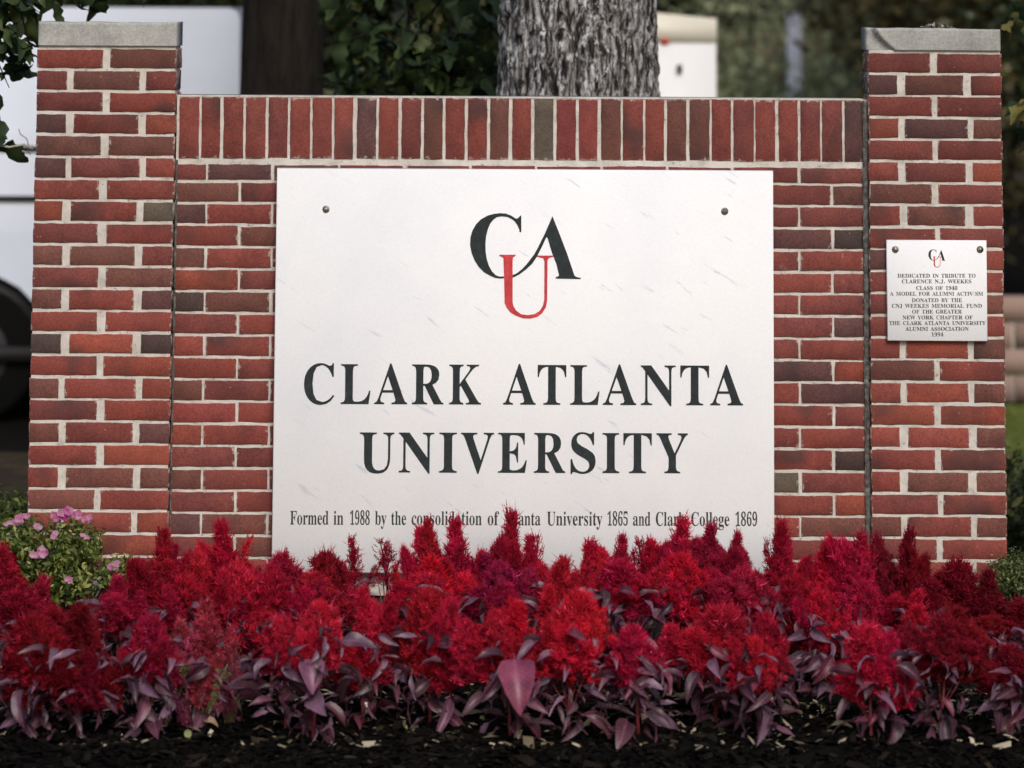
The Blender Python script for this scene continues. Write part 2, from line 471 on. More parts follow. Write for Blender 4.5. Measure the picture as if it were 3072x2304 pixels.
GLYPHS = r'''{"A":[437,[[-9,0,-9,18,9,21,24,30,49,75,206,466,224,465,384,87,411,34,425,22,443,18,443,0,229,0,229,18,270,25,283,46,273,81,253,132,103,132,79,71,76,59,75,48,87,26,124,18,128,18,128,0],[113,161,242,161,177,319]]],"B":[443,[[16,0,16,17,45,22,62,32,72,51,75,82,75,369,69,412,51,433,15,439,15,455,220,455,318,444,377,409,396,351,384,302,348,268,287,247,360,223,404,185,418,132,413,93,397,61,371,35,335,15,291,4,238,0],[182,252,188,252,234,257,263,272,279,301,285,345,281,385,269,412,248,428,216,434,198,432,188,425,182,391],[222,24,259,30,283,49,293,69,299,95,301,128,298,162,290,188,277,208,258,221,231,228,197,231,182,231,182,65,190,33,202,26]]],"C":[468,[[257,-11,213,-7,174,3,137,20,105,43,78,71,56,104,39,142,29,184,26,228,30,273,39,314,56,351,79,384,106,412,139,435,176,452,216,462,259,465,292,463,328,454,367,440,388,435,408,443,419,465,437,465,437,308,420,308,403,347,381,380,356,407,328,427,298,439,265,443,198,419,157,347,144,226,159,114,203,46,278,24,305,26,331,33,358,45,383,61,407,81,428,106,447,89,395,33,332,0]]],"D":[496,[[20,0,20,17,47,21,63,30,71,46,74,75,74,374,71,407,61,426,43,435,15,439,15,455,222,455,296,449,357,429,405,396,440,351,461,295,468,228,459,146,430,82,382,36,315,9,228,0],[222,24,262,30,295,47,319,75,337,115,347,166,351,229,336,342,294,410,223,433,202,431,190,423,182,385,182,72,190,34,202,27]]],"E":[442,[[14,0,14,17,44,20,62,30,72,48,75,78,75,369,72,405,62,425,44,435,16,439,16,455,399,455,399,320,383,320,375,357,361,386,340,406,312,420,276,428,232,430,200,428,186,417,183,388,183,246,193,246,232,252,259,269,272,288,281,313,288,345,304,345,304,118,287,118,273,181,259,201,241,213,185,222,183,222,183,67,185,47,192,35,230,28,261,29,289,32,313,39,345,53,371,75,393,105,411,143,430,143,402,0]]],"F":[404,[[15,0,15,17,45,23,62,34,72,53,75,84,75,375,71,405,61,423,43,433,14,439,14,455,394,455,394,320,377,320,369,357,355,385,336,406,310,420,288,426,261,430,230,431,200,429,186,421,182,398,182,247,190,247,229,253,256,270,269,289,278,314,284,347,302,347,302,118,285,118,279,154,269,181,257,200,229,218,189,224,182,224,182,81,188,43,196,31,210,24,257,17,257,0]]],"G":[508,[[268,-10,222,-7,179,3,141,19,108,42,80,70,57,103,41,141,31,183,28,229,31,274,41,315,57,352,80,385,107,413,139,435,176,452,215,462,257,465,293,463,330,454,369,441,388,436,406,443,419,465,437,465,437,308,420,308,409,334,397,357,382,379,357,406,329,426,299,439,267,443,200,419,159,347,146,228,150,163,161,110,180,67,206,37,238,19,275,13,308,16,328,27,339,45,343,71,343,128,339,154,329,170,309,179,275,182,275,198,500,198,500,182,473,179,457,171,449,155,446,128,446,29,387,7,328,-6]]],"H":[523,[[15,0,15,17,45,22,62,32,72,50,75,81,75,379,71,406,62,424,44,434,16,439,16,455,242,455,242,439,204,432,187,415,182,379,182,251,342,251,342,379,337,415,320,432,282,439,282,455,507,455,507,439,478,434,461,424,452,407,449,379,449,81,452,52,461,33,478,22,507,17,507,0,282,0,282,17,311,21,329,31,339,49,342,81,342,221,182,221,182,81,185,50,194,32,212,22,242,17,242,0]]],"I":[261,[[13,0,13,17,42,23,61,32,72,49,75,75,75,387,72,412,63,427,45,435,13,439,13,455,244,455,244,439,214,435,196,427,186,412,183,387,183,77,187,44,206,26,246,17,246,0]]],"J":[330,[[109,-65,78,-62,51,-54,29,-40,11,-22,0,-1,-3,23,0,44,11,61,26,71,44,75,64,71,79,62,89,47,93,28,85,-1,77,-19,84,-35,105,-40,126,-36,139,-25,148,21,148,367,142,409,135,422,122,430,79,439,79,455,314,455,314,439,277,431,266,423,260,411,255,367,255,89,239,3,190,-48]]],"K":[510,[[16,0,16,17,45,22,63,32,72,50,75,81,75,379,72,406,63,424,45,434,17,439,17,455,242,455,242,439,205,432,187,415,183,379,183,234,321,373,342,398,349,418,334,434,291,439,291,455,486,455,486,439,477,439,436,430,392,404,345,361,271,285,463,46,487,25,519,17,519,0,281,0,281,17,306,18,322,21,334,34,316,66,199,214,183,198,183,81,186,50,195,32,213,22,242,17,242,0]]],"L":[426,[[15,0,15,17,45,22,62,32,72,50,75,81,75,379,71,407,62,425,44,434,16,439,16,455,250,455,250,439,208,434,196,427,188,416,182,379,182,83,185,47,200,31,234,28,264,29,291,33,315,40,345,56,370,80,384,100,397,125,409,154,427,154,402,0]]],"M":[634,[[14,0,14,17,43,22,61,32,72,50,75,79,75,382,71,416,53,432,15,439,15,455,185,455,317,142,449,455,617,455,617,439,590,433,573,423,563,405,560,378,560,85,565,43,582,23,617,17,617,0,396,0,396,17,433,25,450,44,455,83,455,399,288,0,270,0,105,389,105,80,109,48,120,30,139,20,169,17,169,0]]],"N":[494,[[403,-11,107,350,107,79,110,49,119,31,136,21,167,17,167,0,18,0,18,17,54,23,71,41,76,79,76,388,36,433,18,439,18,455,156,455,391,169,391,377,386,414,369,431,331,439,331,455,480,455,480,439,450,434,433,425,425,407,422,377,422,-11]]],"O":[525,[[261,-11,228,-9,198,-3,169,7,142,21,117,38,94,58,75,81,58,106,45,134,35,163,29,195,28,228,29,260,35,292,45,321,58,349,75,374,95,397,117,417,143,434,170,448,200,458,232,464,265,466,298,464,328,458,357,448,384,435,409,418,431,399,451,376,467,351,481,323,490,293,496,261,498,228,496,195,490,163,481,134,467,106,450,81,430,58,408,38,383,21,355,7,325,-3,294,-9],[265,12,328,36,367,108,379,228,376,293,365,346,348,389,324,419,294,437,260,443,196,419,158,347,145,228,149,163,159,109,177,67,201,37,230,18]]],"P":[418,[[15,0,15,17,45,22,62,32,72,50,75,81,75,379,71,406,62,424,44,434,16,439,16,455,214,455,265,454,306,449,336,440,366,422,390,398,404,367,409,332,404,296,390,266,367,240,334,221,292,209,242,206,182,206,182,81,185,50,194,32,212,22,242,17,242,0],[182,230,201,230,244,235,272,253,287,283,292,329,288,375,275,406,252,425,216,431,189,424,182,398]]],"R":[473,[[15,0,15,17,45,22,62,32,72,50,75,81,75,379,71,406,62,424,44,434,16,439,16,455,217,455,278,452,329,442,367,426,395,403,412,372,417,334,406,285,372,248,315,224,432,50,452,26,478,17,480,17,480,0,338,0,201,212,182,212,182,81,185,50,194,32,212,22,242,17,242,0],[182,234,203,234,235,236,261,245,280,258,293,278,301,304,304,336,295,389,268,421,224,431,202,429,190,422,182,385]]],"S":[390,[[43,-11,43,158,62,158,75,113,91,77,111,50,136,30,164,19,197,15,231,20,257,36,273,60,279,89,273,117,255,140,225,160,163,191,127,210,99,231,77,253,62,276,53,302,50,332,54,370,67,403,88,429,115,449,148,462,185,466,229,461,282,448,291,446,300,445,313,450,320,466,339,466,339,319,322,319,310,354,293,385,272,410,248,429,222,441,194,445,163,440,140,426,125,406,120,380,124,356,137,336,189,303,253,273,317,233,337,211,350,188,359,133,354,93,339,58,314,29,281,8,254,-2,225,-8,192,-10,158,-8,126,1,98,9,85,12,69,7,61,-11]]],"T":[423,[[92,0,92,17,123,21,142,31,152,50,156,81,156,433,149,433,116,430,88,420,65,403,47,380,35,352,29,318,11,318,11,455,410,455,410,317,394,317,375,382,333,420,269,433,263,433,263,81,267,49,276,30,296,21,328,17,328,0]]],"U":[492,[[248,-13,192,-8,147,6,114,29,91,61,78,103,73,155,73,379,70,406,61,424,43,434,15,439,15,455,240,455,240,439,202,432,185,415,181,379,181,140,183,104,191,74,203,51,232,29,275,22,340,37,379,83,392,159,392,378,389,406,379,423,360,433,328,439,328,455,474,455,474,439,448,432,433,421,425,404,422,378,422,181,418,118,403,69,380,32,346,7,302,-8]]],"V":[428,[[212,-13,44,381,22,420,8,432,-14,439,-14,455,211,455,211,439,166,432,156,423,152,410,161,378,259,143,348,377,355,409,351,423,342,432,299,439,299,455,442,455,442,439,423,436,408,427,382,383,230,-13]]],"W":[611,[[171,-11,32,393,15,427,3,435,-15,439,-15,455,181,455,181,439,150,432,143,423,140,410,148,373,223,153,301,353,286,399,278,418,267,429,229,439,229,455,439,455,439,439,404,432,393,412,399,386,474,166,541,369,549,406,546,421,538,430,503,439,503,455,624,455,624,439,607,433,594,421,575,379,446,-11,428,-11,316,309,190,-11]]],"Y":[426,[[101,0,101,17,131,22,148,32,157,50,161,81,161,179,46,387,29,414,14,429,1,435,-13,438,-13,455,207,455,207,438,195,438,167,432,156,416,164,392,248,226,333,366,349,408,336,430,298,438,295,438,295,455,439,455,439,438,409,424,383,392,268,203,268,81,271,50,280,32,298,22,328,17,328,0]]],"a":[344,[[255,-10,216,1,200,35,168,11,133,-4,95,-9,64,-4,40,11,25,34,20,63,25,91,39,115,63,136,98,155,143,173,199,190,199,241,196,266,187,282,171,292,148,296,115,290,104,274,113,257,123,231,120,215,110,202,95,194,77,191,59,194,45,203,36,218,33,236,37,259,49,278,69,295,95,308,126,316,162,318,205,315,239,307,263,292,280,271,290,244,293,210,293,62,295,40,304,34,320,42,329,28,306,7,281,-6],[151,34,174,41,199,63,199,169,154,151,127,123,118,84,126,46]]],"b":[361,[[43,-11,43,388,37,428,8,439,8,455,138,455,138,279,162,301,190,314,221,318,254,313,284,299,308,276,326,245,335,221,340,195,342,166,340,133,333,103,323,75,308,51,291,30,270,13,246,0,220,-8,192,-10,162,-6,133,7,105,28,53,-11],[183,14,213,23,232,49,239,77,244,114,245,160,244,197,239,228,231,251,212,273,184,280,155,270,144,257,138,242,138,69,149,28]]],"c":[293,[[156,-10,119,-5,87,11,59,35,38,68,28,93,21,120,19,150,22,181,29,210,40,237,55,260,74,280,96,297,120,309,146,317,175,319,218,314,250,298,271,275,277,245,275,228,266,215,253,207,236,204,206,216,196,251,197,261,197,271,190,290,169,297,138,285,118,248,112,187,115,142,123,105,137,76,166,48,204,38,239,47,271,72,285,60,248,21,205,-2]]],"d":[370,[[140,-10,107,-5,78,10,53,35,35,66,26,91,21,118,19,147,21,180,27,210,36,237,55,272,81,297,112,313,146,318,175,314,201,301,223,280,223,401,220,419,212,430,176,439,176,455,319,455,319,75,325,41,335,32,353,28,353,11,315,8,271,1,223,-10,223,39,201,12,173,-5],[171,28,187,31,202,41,215,56,223,76,223,242,217,257,206,270,174,281,147,273,130,250,123,225,119,193,118,153,119,115,123,83,130,58,146,36]]],"e":[301,[[154,-10,117,-5,85,10,58,35,37,69,27,95,21,125,19,157,21,187,28,215,38,240,59,273,87,298,120,313,157,318,193,314,224,301,249,280,268,251,279,216,283,173,283,166,117,166,127,97,154,56,199,42,225,47,248,62,270,86,285,73,248,27,205,-1],[116,192,201,192,201,215,193,277,181,292,161,297,136,286,121,255,116,203]]],"f":[214,[[15,0,15,16,40,22,50,35,52,73,52,277,16,277,16,310,52,310,52,353,56,386,67,413,85,436,109,452,139,461,174,465,212,460,240,446,257,425,263,400,260,381,252,367,239,358,224,355,195,365,187,376,185,391,193,420,196,426,197,433,193,441,180,443,163,440,153,430,148,390,148,310,203,310,203,277,148,277,148,65,150,40,158,26,173,18,199,16,199,0]]],"g":[327,[[146,-140,106,-138,73,-132,48,-122,22,-100,14,-75,28,-46,69,-26,35,-1,24,30,28,54,42,74,67,92,102,110,58,135,31,169,22,212,27,242,40,268,60,289,88,305,120,315,157,318,196,315,233,304,317,304,317,268,268,268,286,237,291,203,288,176,276,151,258,131,234,116,205,106,172,103,157,103,142,104,112,94,104,84,101,71,111,55,141,49,175,49,259,40,285,29,303,13,312,-9,316,-37,311,-67,296,-92,272,-113,239,-128,197,-137],[157,124,178,130,190,146,197,173,199,211,197,249,190,276,178,292,157,297,137,292,124,276,117,249,114,211,117,173,124,146,137,130],[161,-116,218,-111,252,-94,263,-66,260,-51,249,-41,205,-34,97,-34,79,-52,73,-73,79,-89,95,-103,122,-113]]],"h":[381,[[18,0,18,16,45,26,52,56,52,399,46,429,36,437,19,440,19,455,148,455,148,267,175,295,207,313,243,318,292,306,321,271,330,212,330,56,337,26,347,19,363,16,363,0,202,0,202,16,207,16,228,26,235,56,235,217,229,258,219,268,203,271,173,262,148,235,148,56,154,26,164,19,180,16,180,0]]],"i":[198,[[101,362,81,366,65,376,54,393,50,412,54,432,65,449,81,460,101,463,120,460,137,449,147,432,151,412,147,393,136,376,120,366],[18,0,18,16,45,26,52,56,52,252,47,285,20,293,21,310,148,310,148,56,154,26,180,16,180,0]]],"k":[359,[[17,0,17,16,45,26,52,56,52,398,47,429,38,436,20,439,21,455,148,455,148,169,227,248,240,264,244,278,235,290,209,293,206,293,206,310,345,310,345,293,308,284,275,260,222,209,346,34,360,21,376,16,376,0,211,0,211,16,217,16,234,20,239,32,232,49,163,147,148,134,148,56,154,26,180,16,180,0]]],"l":[199,[[18,0,18,16,45,26,52,56,52,398,47,429,38,436,20,439,20,455,148,455,148,56,154,26,180,16,180,0]]],"m":[554,[[18,0,18,16,45,26,52,56,52,253,46,284,36,291,19,294,19,310,146,310,146,265,173,294,204,312,237,318,277,312,305,293,320,261,348,293,381,312,418,318,465,306,494,271,504,212,504,56,510,26,520,19,536,16,536,0,377,0,377,16,393,19,403,26,410,56,410,217,404,258,394,268,377,271,349,263,324,237,324,56,331,26,340,19,356,16,356,0,199,0,199,16,215,19,225,26,232,56,232,217,226,258,216,268,199,271,170,262,146,235,146,56,152,27,162,19,177,16,177,0]]],"n":[381,[[18,0,18,16,45,26,52,56,52,253,46,284,36,291,19,294,19,310,148,310,148,267,175,296,207,313,243,318,292,306,321,271,330,212,330,56,337,26,347,19,363,16,363,0,202,0,202,16,207,16,228,26,235,56,235,217,229,258,219,268,203,271,173,262,148,235,148,56,154,26,164,19,180,16,180,0]]],"o":[336,[[169,-10,140,-8,114,-1,90,11,60,37,38,70,27,96,21,124,19,154,21,184,27,213,38,239,60,272,90,297,114,309,140,316,168,318,209,313,245,298,275,273,298,240,308,214,315,185,317,154,315,123,308,94,298,69,275,36,245,11,210,-5],[169,11,193,18,209,39,217,81,220,154,218,206,214,245,208,271,192,292,169,299,144,292,128,271,122,245,118,206,117,154,120,82,128,39,144,18]]],"r":[287,[[18,0,18,16,45,26,52,56,52,252,46,285,20,293,21,310,146,310,146,252,165,280,187,301,210,314,233,318,258,315,275,304,286,287,289,266,287,248,278,234,265,225,248,222,222,231,207,250,189,260,175,255,162,241,152,220,149,192,149,56,152,37,159,25,197,16,197,0]]],"s":[288,[[151,-10,122,-6,87,6,73,9,60,4,51,-9,36,-9,36,105,53,105,66,68,87,39,112,21,140,15,162,18,179,27,189,40,192,58,183,84,156,105,107,130,76,148,54,169,41,193,37,220,44,259,65,291,86,306,111,316,141,319,166,316,199,308,206,306,213,305,223,308,230,319,244,319,244,222,228,222,215,254,196,277,174,291,149,296,130,294,116,286,108,274,105,259,115,232,146,212,191,189,221,172,241,151,253,127,257,95,254,65,244,39,228,18,206,2,181,-7]]],"t":[228,[[124,-9,89,-4,66,10,53,36,48,71,48,279,20,279,20,300,88,369,129,424,144,424,144,310,208,310,208,279,144,279,144,82,149,51,157,43,168,40,189,49,206,75,222,66,198,24,165,-1]]],"u":[375,[[131,-10,91,-3,65,17,54,38,48,65,46,97,46,248,39,282,29,291,11,294,11,310,142,310,142,74,151,46,162,38,177,36,205,43,228,66,228,248,221,283,209,291,189,294,189,310,324,310,324,70,331,39,360,30,360,13,321,10,277,3,228,-10,228,40,209,19,186,3,160,-7]]],"v":[306,[[142,-10,38,248,22,281,12,290,-3,293,-3,310,164,310,164,294,156,294,136,290,129,276,130,268,185,122,236,253,241,272,232,289,203,294,203,310,305,310,305,295,289,289,278,279,260,243,160,-10]]],"y":[300,[[52,-140,29,-137,10,-125,-3,-107,-7,-84,-4,-67,5,-53,18,-43,36,-40,64,-49,72,-61,75,-76,74,-81,74,-87,77,-96,86,-99,99,-92,114,-74,129,-44,140,-5,36,251,25,275,15,287,-3,293,-5,293,-5,310,162,310,162,293,136,289,128,275,130,267,133,257,185,119,230,241,236,260,238,274,229,289,203,293,203,310,300,310,300,293,287,290,277,281,259,242,162,-24,129,-96,113,-117,95,-131]]],"0":[375,[[188,-7,150,-3,118,7,91,24,69,48,51,76,39,111,30,150,25,193,23,241,25,289,30,332,39,371,51,405,69,433,91,456,118,473,150,483,189,486,225,483,257,473,283,456,305,433,322,405,336,370,345,331,351,288,353,240,351,193,345,150,336,110,322,76,305,47,283,24,256,7,225,-3],[188,37,219,50,237,91,243,131,247,181,248,240,247,300,243,349,237,390,219,429,189,443,157,429,139,390,132,349,128,300,127,240,128,181,132,131,139,91,157,50]]],"1":[375,[[65,0,65,36,120,36,135,38,146,45,154,79,154,416,108,365,87,351,67,346,52,349,40,359,31,375,28,396,74,412,132,447,179,482,254,482,254,79,261,47,271,38,288,36,343,36,343,0]]],"4":[375,[[121,0,121,36,140,36,179,44,191,58,195,84,195,125,9,125,9,166,199,480,293,480,293,169,363,169,363,125,293,125,293,84,297,58,309,44,348,36,357,36,357,0],[56,169,195,169,195,287,196,351,199,416,189,394,174,366,158,338,146,319]]],"5":[375,[[165,-7,133,-5,106,-1,84,5,58,18,40,35,30,54,27,75,31,95,42,109,59,118,81,121,88,83,111,52,130,43,154,40,195,50,212,63,226,83,234,111,237,148,231,192,213,223,184,241,146,247,103,243,71,235,40,247,62,480,316,480,319,357,281,357,275,380,267,399,244,406,105,406,94,281,126,288,168,291,216,287,258,276,293,256,319,228,335,192,340,148,336,108,324,75,306,48,282,27,226,1]]],"6":[375,[[197,-7,165,-4,136,4,109,18,86,37,67,62,51,93,39,130,33,173,30,222,32,258,35,293,42,325,51,356,63,384,77,409,94,432,114,450,137,466,163,477,191,484,222,486,261,484,291,476,313,464,329,449,338,431,340,412,336,393,322,376,298,364,260,360,256,400,243,434,232,443,216,447,180,435,152,401,139,366,130,322,125,269,161,286,218,294,256,290,288,278,315,258,336,230,348,196,352,155,348,110,334,71,313,38,282,13,244,-2],[199,38,222,44,239,64,248,85,253,113,255,148,253,181,247,208,238,228,219,247,193,253,154,243,125,221,128,162,135,116,147,81,170,48]]],"8":[375,[[183,-7,148,-5,118,1,91,11,60,31,38,57,25,88,20,122,27,162,47,193,67,211,91,227,119,242,94,259,74,276,57,296,41,327,36,364,39,395,50,423,70,449,99,469,125,478,156,484,191,486,235,483,271,471,299,453,318,429,330,401,334,369,328,333,310,305,244,260,280,240,309,220,330,199,349,166,355,127,350,88,335,55,310,29,276,9,234,-3],[203,283,224,298,239,317,247,340,250,370,243,407,222,436,206,444,187,447,163,442,145,426,134,402,130,372,135,341,149,318],[187,32,218,37,241,55,257,82,262,116,256,146,239,170,220,185,195,200,164,216,126,178,115,152,111,120,116,84,132,56,156,38]]],"9":[375,[[152,-7,116,-4,88,4,67,17,53,33,42,69,50,94,75,107,87,80,103,56,126,41,156,36,205,57,237,122,251,230,212,198,186,188,155,185,119,189,87,201,60,220,40,248,28,282,24,324,26,355,32,383,42,409,64,441,95,466,120,477,147,484,177,486,209,484,238,476,264,463,287,444,307,420,323,390,335,353,343,310,345,261,334,157,326,126,315,97,301,72,284,49,264,30,241,14,215,3,185,-4],[184,233,206,236,224,245,251,278,248,330,242,372,231,403,209,432,181,441,156,434,137,413,128,391,123,362,121,328,128,275,149,244]]]}'''

# ---------------------------------------------------------------- ground
def gz(x, y):
    """height of the ground"""
    y = np.asarray(y, float); x = np.asarray(x, float)
    g = np.where(y < 0, 0.03 + 0.07 * np.maximum(y, -1.9), 0.03 - .1 * np.clip(y / .35, 0, 1))
    near = np.exp(-((y + .7) / 1.6) ** 2) * (np.abs(x) < 6)
    return g + near * (fbm(x * 3 + 50, y * 3 + 50, 3, 5) - .5) * .05


def sheet(name, xs, ys, mat, dz=0.0, f=gz):
    X, Y = np.meshgrid(xs, ys); Z = f(X, Y) + dz
    V = np.stack([X.ravel(), Y.ravel(), Z.ravel()], 1)
    nx, ny = len(xs), len(ys)
    i = (np.arange(ny - 1)[:, None] * nx + np.arange(nx - 1)[None, :]).ravel()
    F = np.stack([i, i + 1, i + nx + 1, i + nx], 1)
    o = obj(name, npmesh(name, V, F, mat, True))
    return tag(o, kind='structure')


xs = np.concatenate([[-900, -200, -60, -20, -9, -6], np.arange(-4, 4.01, .08), [6, 9, 20, 60, 200, 900]])
ys = np.concatenate([[-700, -100, -40, -15, -8, -5], np.arange(-2.6, .5, .08), [1, 2, 3.5, 6, 10, 16, 25, 38]])
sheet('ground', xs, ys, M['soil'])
sheet('leaf_litter', np.array([-9., -7, -5, -3, -2, -1, 0, 1, 1.6]), np.linspace(.6, 5.6, 12), M['litter'], .006)
sheet('lawn', np.linspace(1.6, 14, 14), np.linspace(3.6, 7.9, 8), M['lawn'], .008)
sheet('road', np.linspace(-60, 60, 8), np.linspace(8.6, 13.5, 4), M['asphalt'], .008)
# wooded rise far behind
hx = np.linspace(-140, 140, 60); hy = np.linspace(38, 130, 24)


def hillz(X, Y):
    return -0.07 + 9 * np.clip((Y - 38) / 50, 0, 1) ** .7 + (fbm(X * .08, Y * .08, 4, 9) - .5) * 3 * (Y > 39)


o = sheet('hill', hx, hy, M['litter'], 0, hillz)

# ---------------------------------------------------------------- bricks
BC = {'r': (.222, .057, .045), 'o': (.250, .065, .044), 'm': (.180, .052, .045), 'b': (.158, .063, .050), 'p': (.120, .055, .053),
      'd': (.072, .047, .043), 'g': (.120, .098, .074), 'k': (.25, .060, .052)}


def brick_mesh(w, h, d, seed):
    """one brick, origin at the centre of its front face, slightly worn: chamfered, uneven arrises (44 triangles)"""
    r = random.Random(seed)
    e = .0022
    V = []
    X = [-w / 2, w / 2]
    nxs = 4 if w > h else 2
    # front ring outline with uneven points
    out = []
    nx = 7 if w > .12 else 4; nz = 2
    if w < h: nx, nz = 2, 7
    for i in range(nx): out.append((-w / 2 + w * i / nx, -h / 2))
    for i in range(nz): out.append((w / 2, -h / 2 + h * i / nz))
    for i in range(nx): out.append((w / 2 - w * i / nx, h / 2))
    for i in range(nz): out.append((-w / 2, h / 2 - h * i / nz))
    k = len(out)
    J = [(r.uniform(-.0016, .0016), r.uniform(-.0019, .0019)) for _ in out]
    for (x, z), (a, b) in zip(out, J):    # front ring, inset
        fx = x * (1 - 2 * e / w) + a; fz = z * (1 - 2 * e / h) + b
        V.append((fx, r.uniform(0, .0008), fz))
    for (x, z), (a, b) in zip(out, J): V.append((x + a * .7, e, z + b * .7))
    for (x, z), (a, b) in zip(out, J): V.append((x + a * .7, d, z + b * .7))
    F4 = []
    for q in (0, 1):
        for i in range(k):
            j = (i + 1) % k
            F4.append((q * k + i, q * k + j, (q + 1) * k + j, (q + 1) * k + i))
    V.append((r.uniform(-.01, .01), r.uniform(-.0006, .0004), 0)); c = len(V) - 1
    F3 = [(c, i, (i + 1) % k) for i in range(k)]
    V.append((0, d, 0)); c2 = len(V) - 1
    F3 += [(c2, 2 * k + (i + 1) % k, 2 * k + i) for i in range(k)]
    F4 = [f[::-1] for f in F4]
    return npmesh('brick', V, [F3, F4], M['brick'])


bseed = [0]


def brick(parent, x0, x1, z0, z1, y, d, col, back=False):
    bseed[0] += 1
    j = lambda a: U(-a, a)
    w = x1 - x0 + j(.0018); h = z1 - z0 + j(.0015)
    me = brick_mesh(w, h, d, bseed[0])
    cc = BC[col] if isinstance(col, str) else col
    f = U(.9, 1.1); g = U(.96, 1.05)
    low = min(1, max(0, (1.75 - z1) / 1.2)); f *= .90 + .20 * low; g *= 1.04 - .08 * low    # darker, deeper maroon higher up, brighter red lower down
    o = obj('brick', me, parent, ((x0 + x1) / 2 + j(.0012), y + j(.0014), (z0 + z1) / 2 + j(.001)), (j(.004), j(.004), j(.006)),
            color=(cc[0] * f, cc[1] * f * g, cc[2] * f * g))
    if back:
        o.rotation_euler = (0, 0, PI); o.location.y = y
    return o


def mortar_sheet(x0, x1, z0, z1, y, step, amp, name, parent, mat, yback):
    """mortar body: rough front face + box sides/back"""
    nx = max(3, int((x1 - x0) / step)); nz = max(3, int((z1 - z0) / step))
    X, Z = np.meshgrid(np.linspace(x0, x1, nx), np.linspace(z0, z1, nz))
    Y = y + (fbm(X * 60 + 7, Z * 60 + 3, 3, 3) - .5) * amp * 2 + (fbm(X * 9, Z * 9, 2, 8) - .5) * amp
    V = np.stack([X.ravel(), Y.ravel(), Z.ravel()], 1)
    i = (np.arange(nz - 1)[:, None] * nx + np.arange(nx - 1)[None, :]).ravel()
    F = np.stack([i, i + 1, i + nx + 1, i + nx], 1)
    bv, bf = box_vf(x0 + .001, x1 - .001, y + amp, yback, z0 + .001, z1 - .001)
    V = np.concatenate([V, np.array(bv)]); F = np.concatenate([F, np.array(bf[1:]) + nx * nz])
    return obj(name, npmesh(name, V, F, mat), parent)


CH = .0677                      # course height
ZT = 1.828                      # top bed joint of the pillars (centre)
JT = .0090                      # bed joint thickness


def crs(k, off=0):              # z range of course k's bricks
    t = ZT - k * CH - off
    return t - CH + JT / 2, t - JT / 2


PD = .194
HW = 1.5209
lw = at(545, 700, 0).x


def pillar(name, label, xl, xr, cols, perp, first_two):
    root = empty(name, ((xl + xr) / 2, PD / 2, -.07), label, 'brick pillar')
    cx = (xl + xr) / 2
    P = lambda: root
    inv = Matrix.Translation(-root.location)
    w = xr - xl
    mo = mortar_sheet(xl + .003, xr - .003, -.1, ZT + .006, .0042, .006, .0018, 'mortar', None, M['mortar'], PD - .004)
    objs = [mo]
    for k in range(28):
        z0, z1 = crs(k)
        cl = cols[k] if k < len(cols) else ''.join(random.choice('rrrmob') for _ in range(3))
        two = (k % 2 == 0) == first_two
        if two:
            mid = cx + U(-.004, .004); q = perp / 2 + U(-.002, .002)
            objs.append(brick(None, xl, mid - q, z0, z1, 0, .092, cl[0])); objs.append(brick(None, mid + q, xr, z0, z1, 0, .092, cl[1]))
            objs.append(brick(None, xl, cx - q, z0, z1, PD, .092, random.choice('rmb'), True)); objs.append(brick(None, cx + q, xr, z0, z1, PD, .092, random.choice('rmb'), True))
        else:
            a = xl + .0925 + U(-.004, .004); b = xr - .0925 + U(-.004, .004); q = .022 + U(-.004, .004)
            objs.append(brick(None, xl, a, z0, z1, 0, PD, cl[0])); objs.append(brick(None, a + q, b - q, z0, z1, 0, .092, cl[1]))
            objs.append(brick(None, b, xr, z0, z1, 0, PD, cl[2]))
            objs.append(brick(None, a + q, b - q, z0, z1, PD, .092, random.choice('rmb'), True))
    for o in objs:
        o.location = Vector(o.location) - root.location; o.parent = root
    return root


XL0 = -HW; XL1 = at(523, 500, 0).x
XR0 = at(2607, 500, 0).x; XR1 = HW
LC = ['rb', 'mbm', 'mr', 'pro', 'bb', 'pmr', 'rr', 'org', 'mr', 'bbm', 'mb', 'brp', 'rr', 'dod', 'ro', 'bro', 'mr', 'bmp', 'ro', 'rbb', 'br', 'rro', 'ro', 'rrb', 'or', 'rrr', 'mr', 'rrr']
RC = ['mm', 'pbr', 'rm', 'opb', 'mm', 'rmo', 'bm', 'rbr', 'rm', 'pmr', 'mr', 'mrb', 'mr', 'rob', 'br', 'rob', 'oo', 'rrb', 'rr', 'rbb', 'mr', 'brb', 'mr', 'mrr', 'rr', 'rrr', 'rr', 'mrr']
pl = pillar('brick_pillar', 'red brick pillar left of the marble sign, with intact square grey cap', XL0, XL1, LC, .024, True)
pr = pillar('brick_pillar', 'red brick pillar carrying the small dedication plaque, cap chipped at a corner', XR0, XR1, RC, .020, True)
pl['group'] = pr['group'] = 'brick pillars of the sign'


def add_part(root, o):
    o.location = Vector(o.location) - root.location; o.parent = root; return o


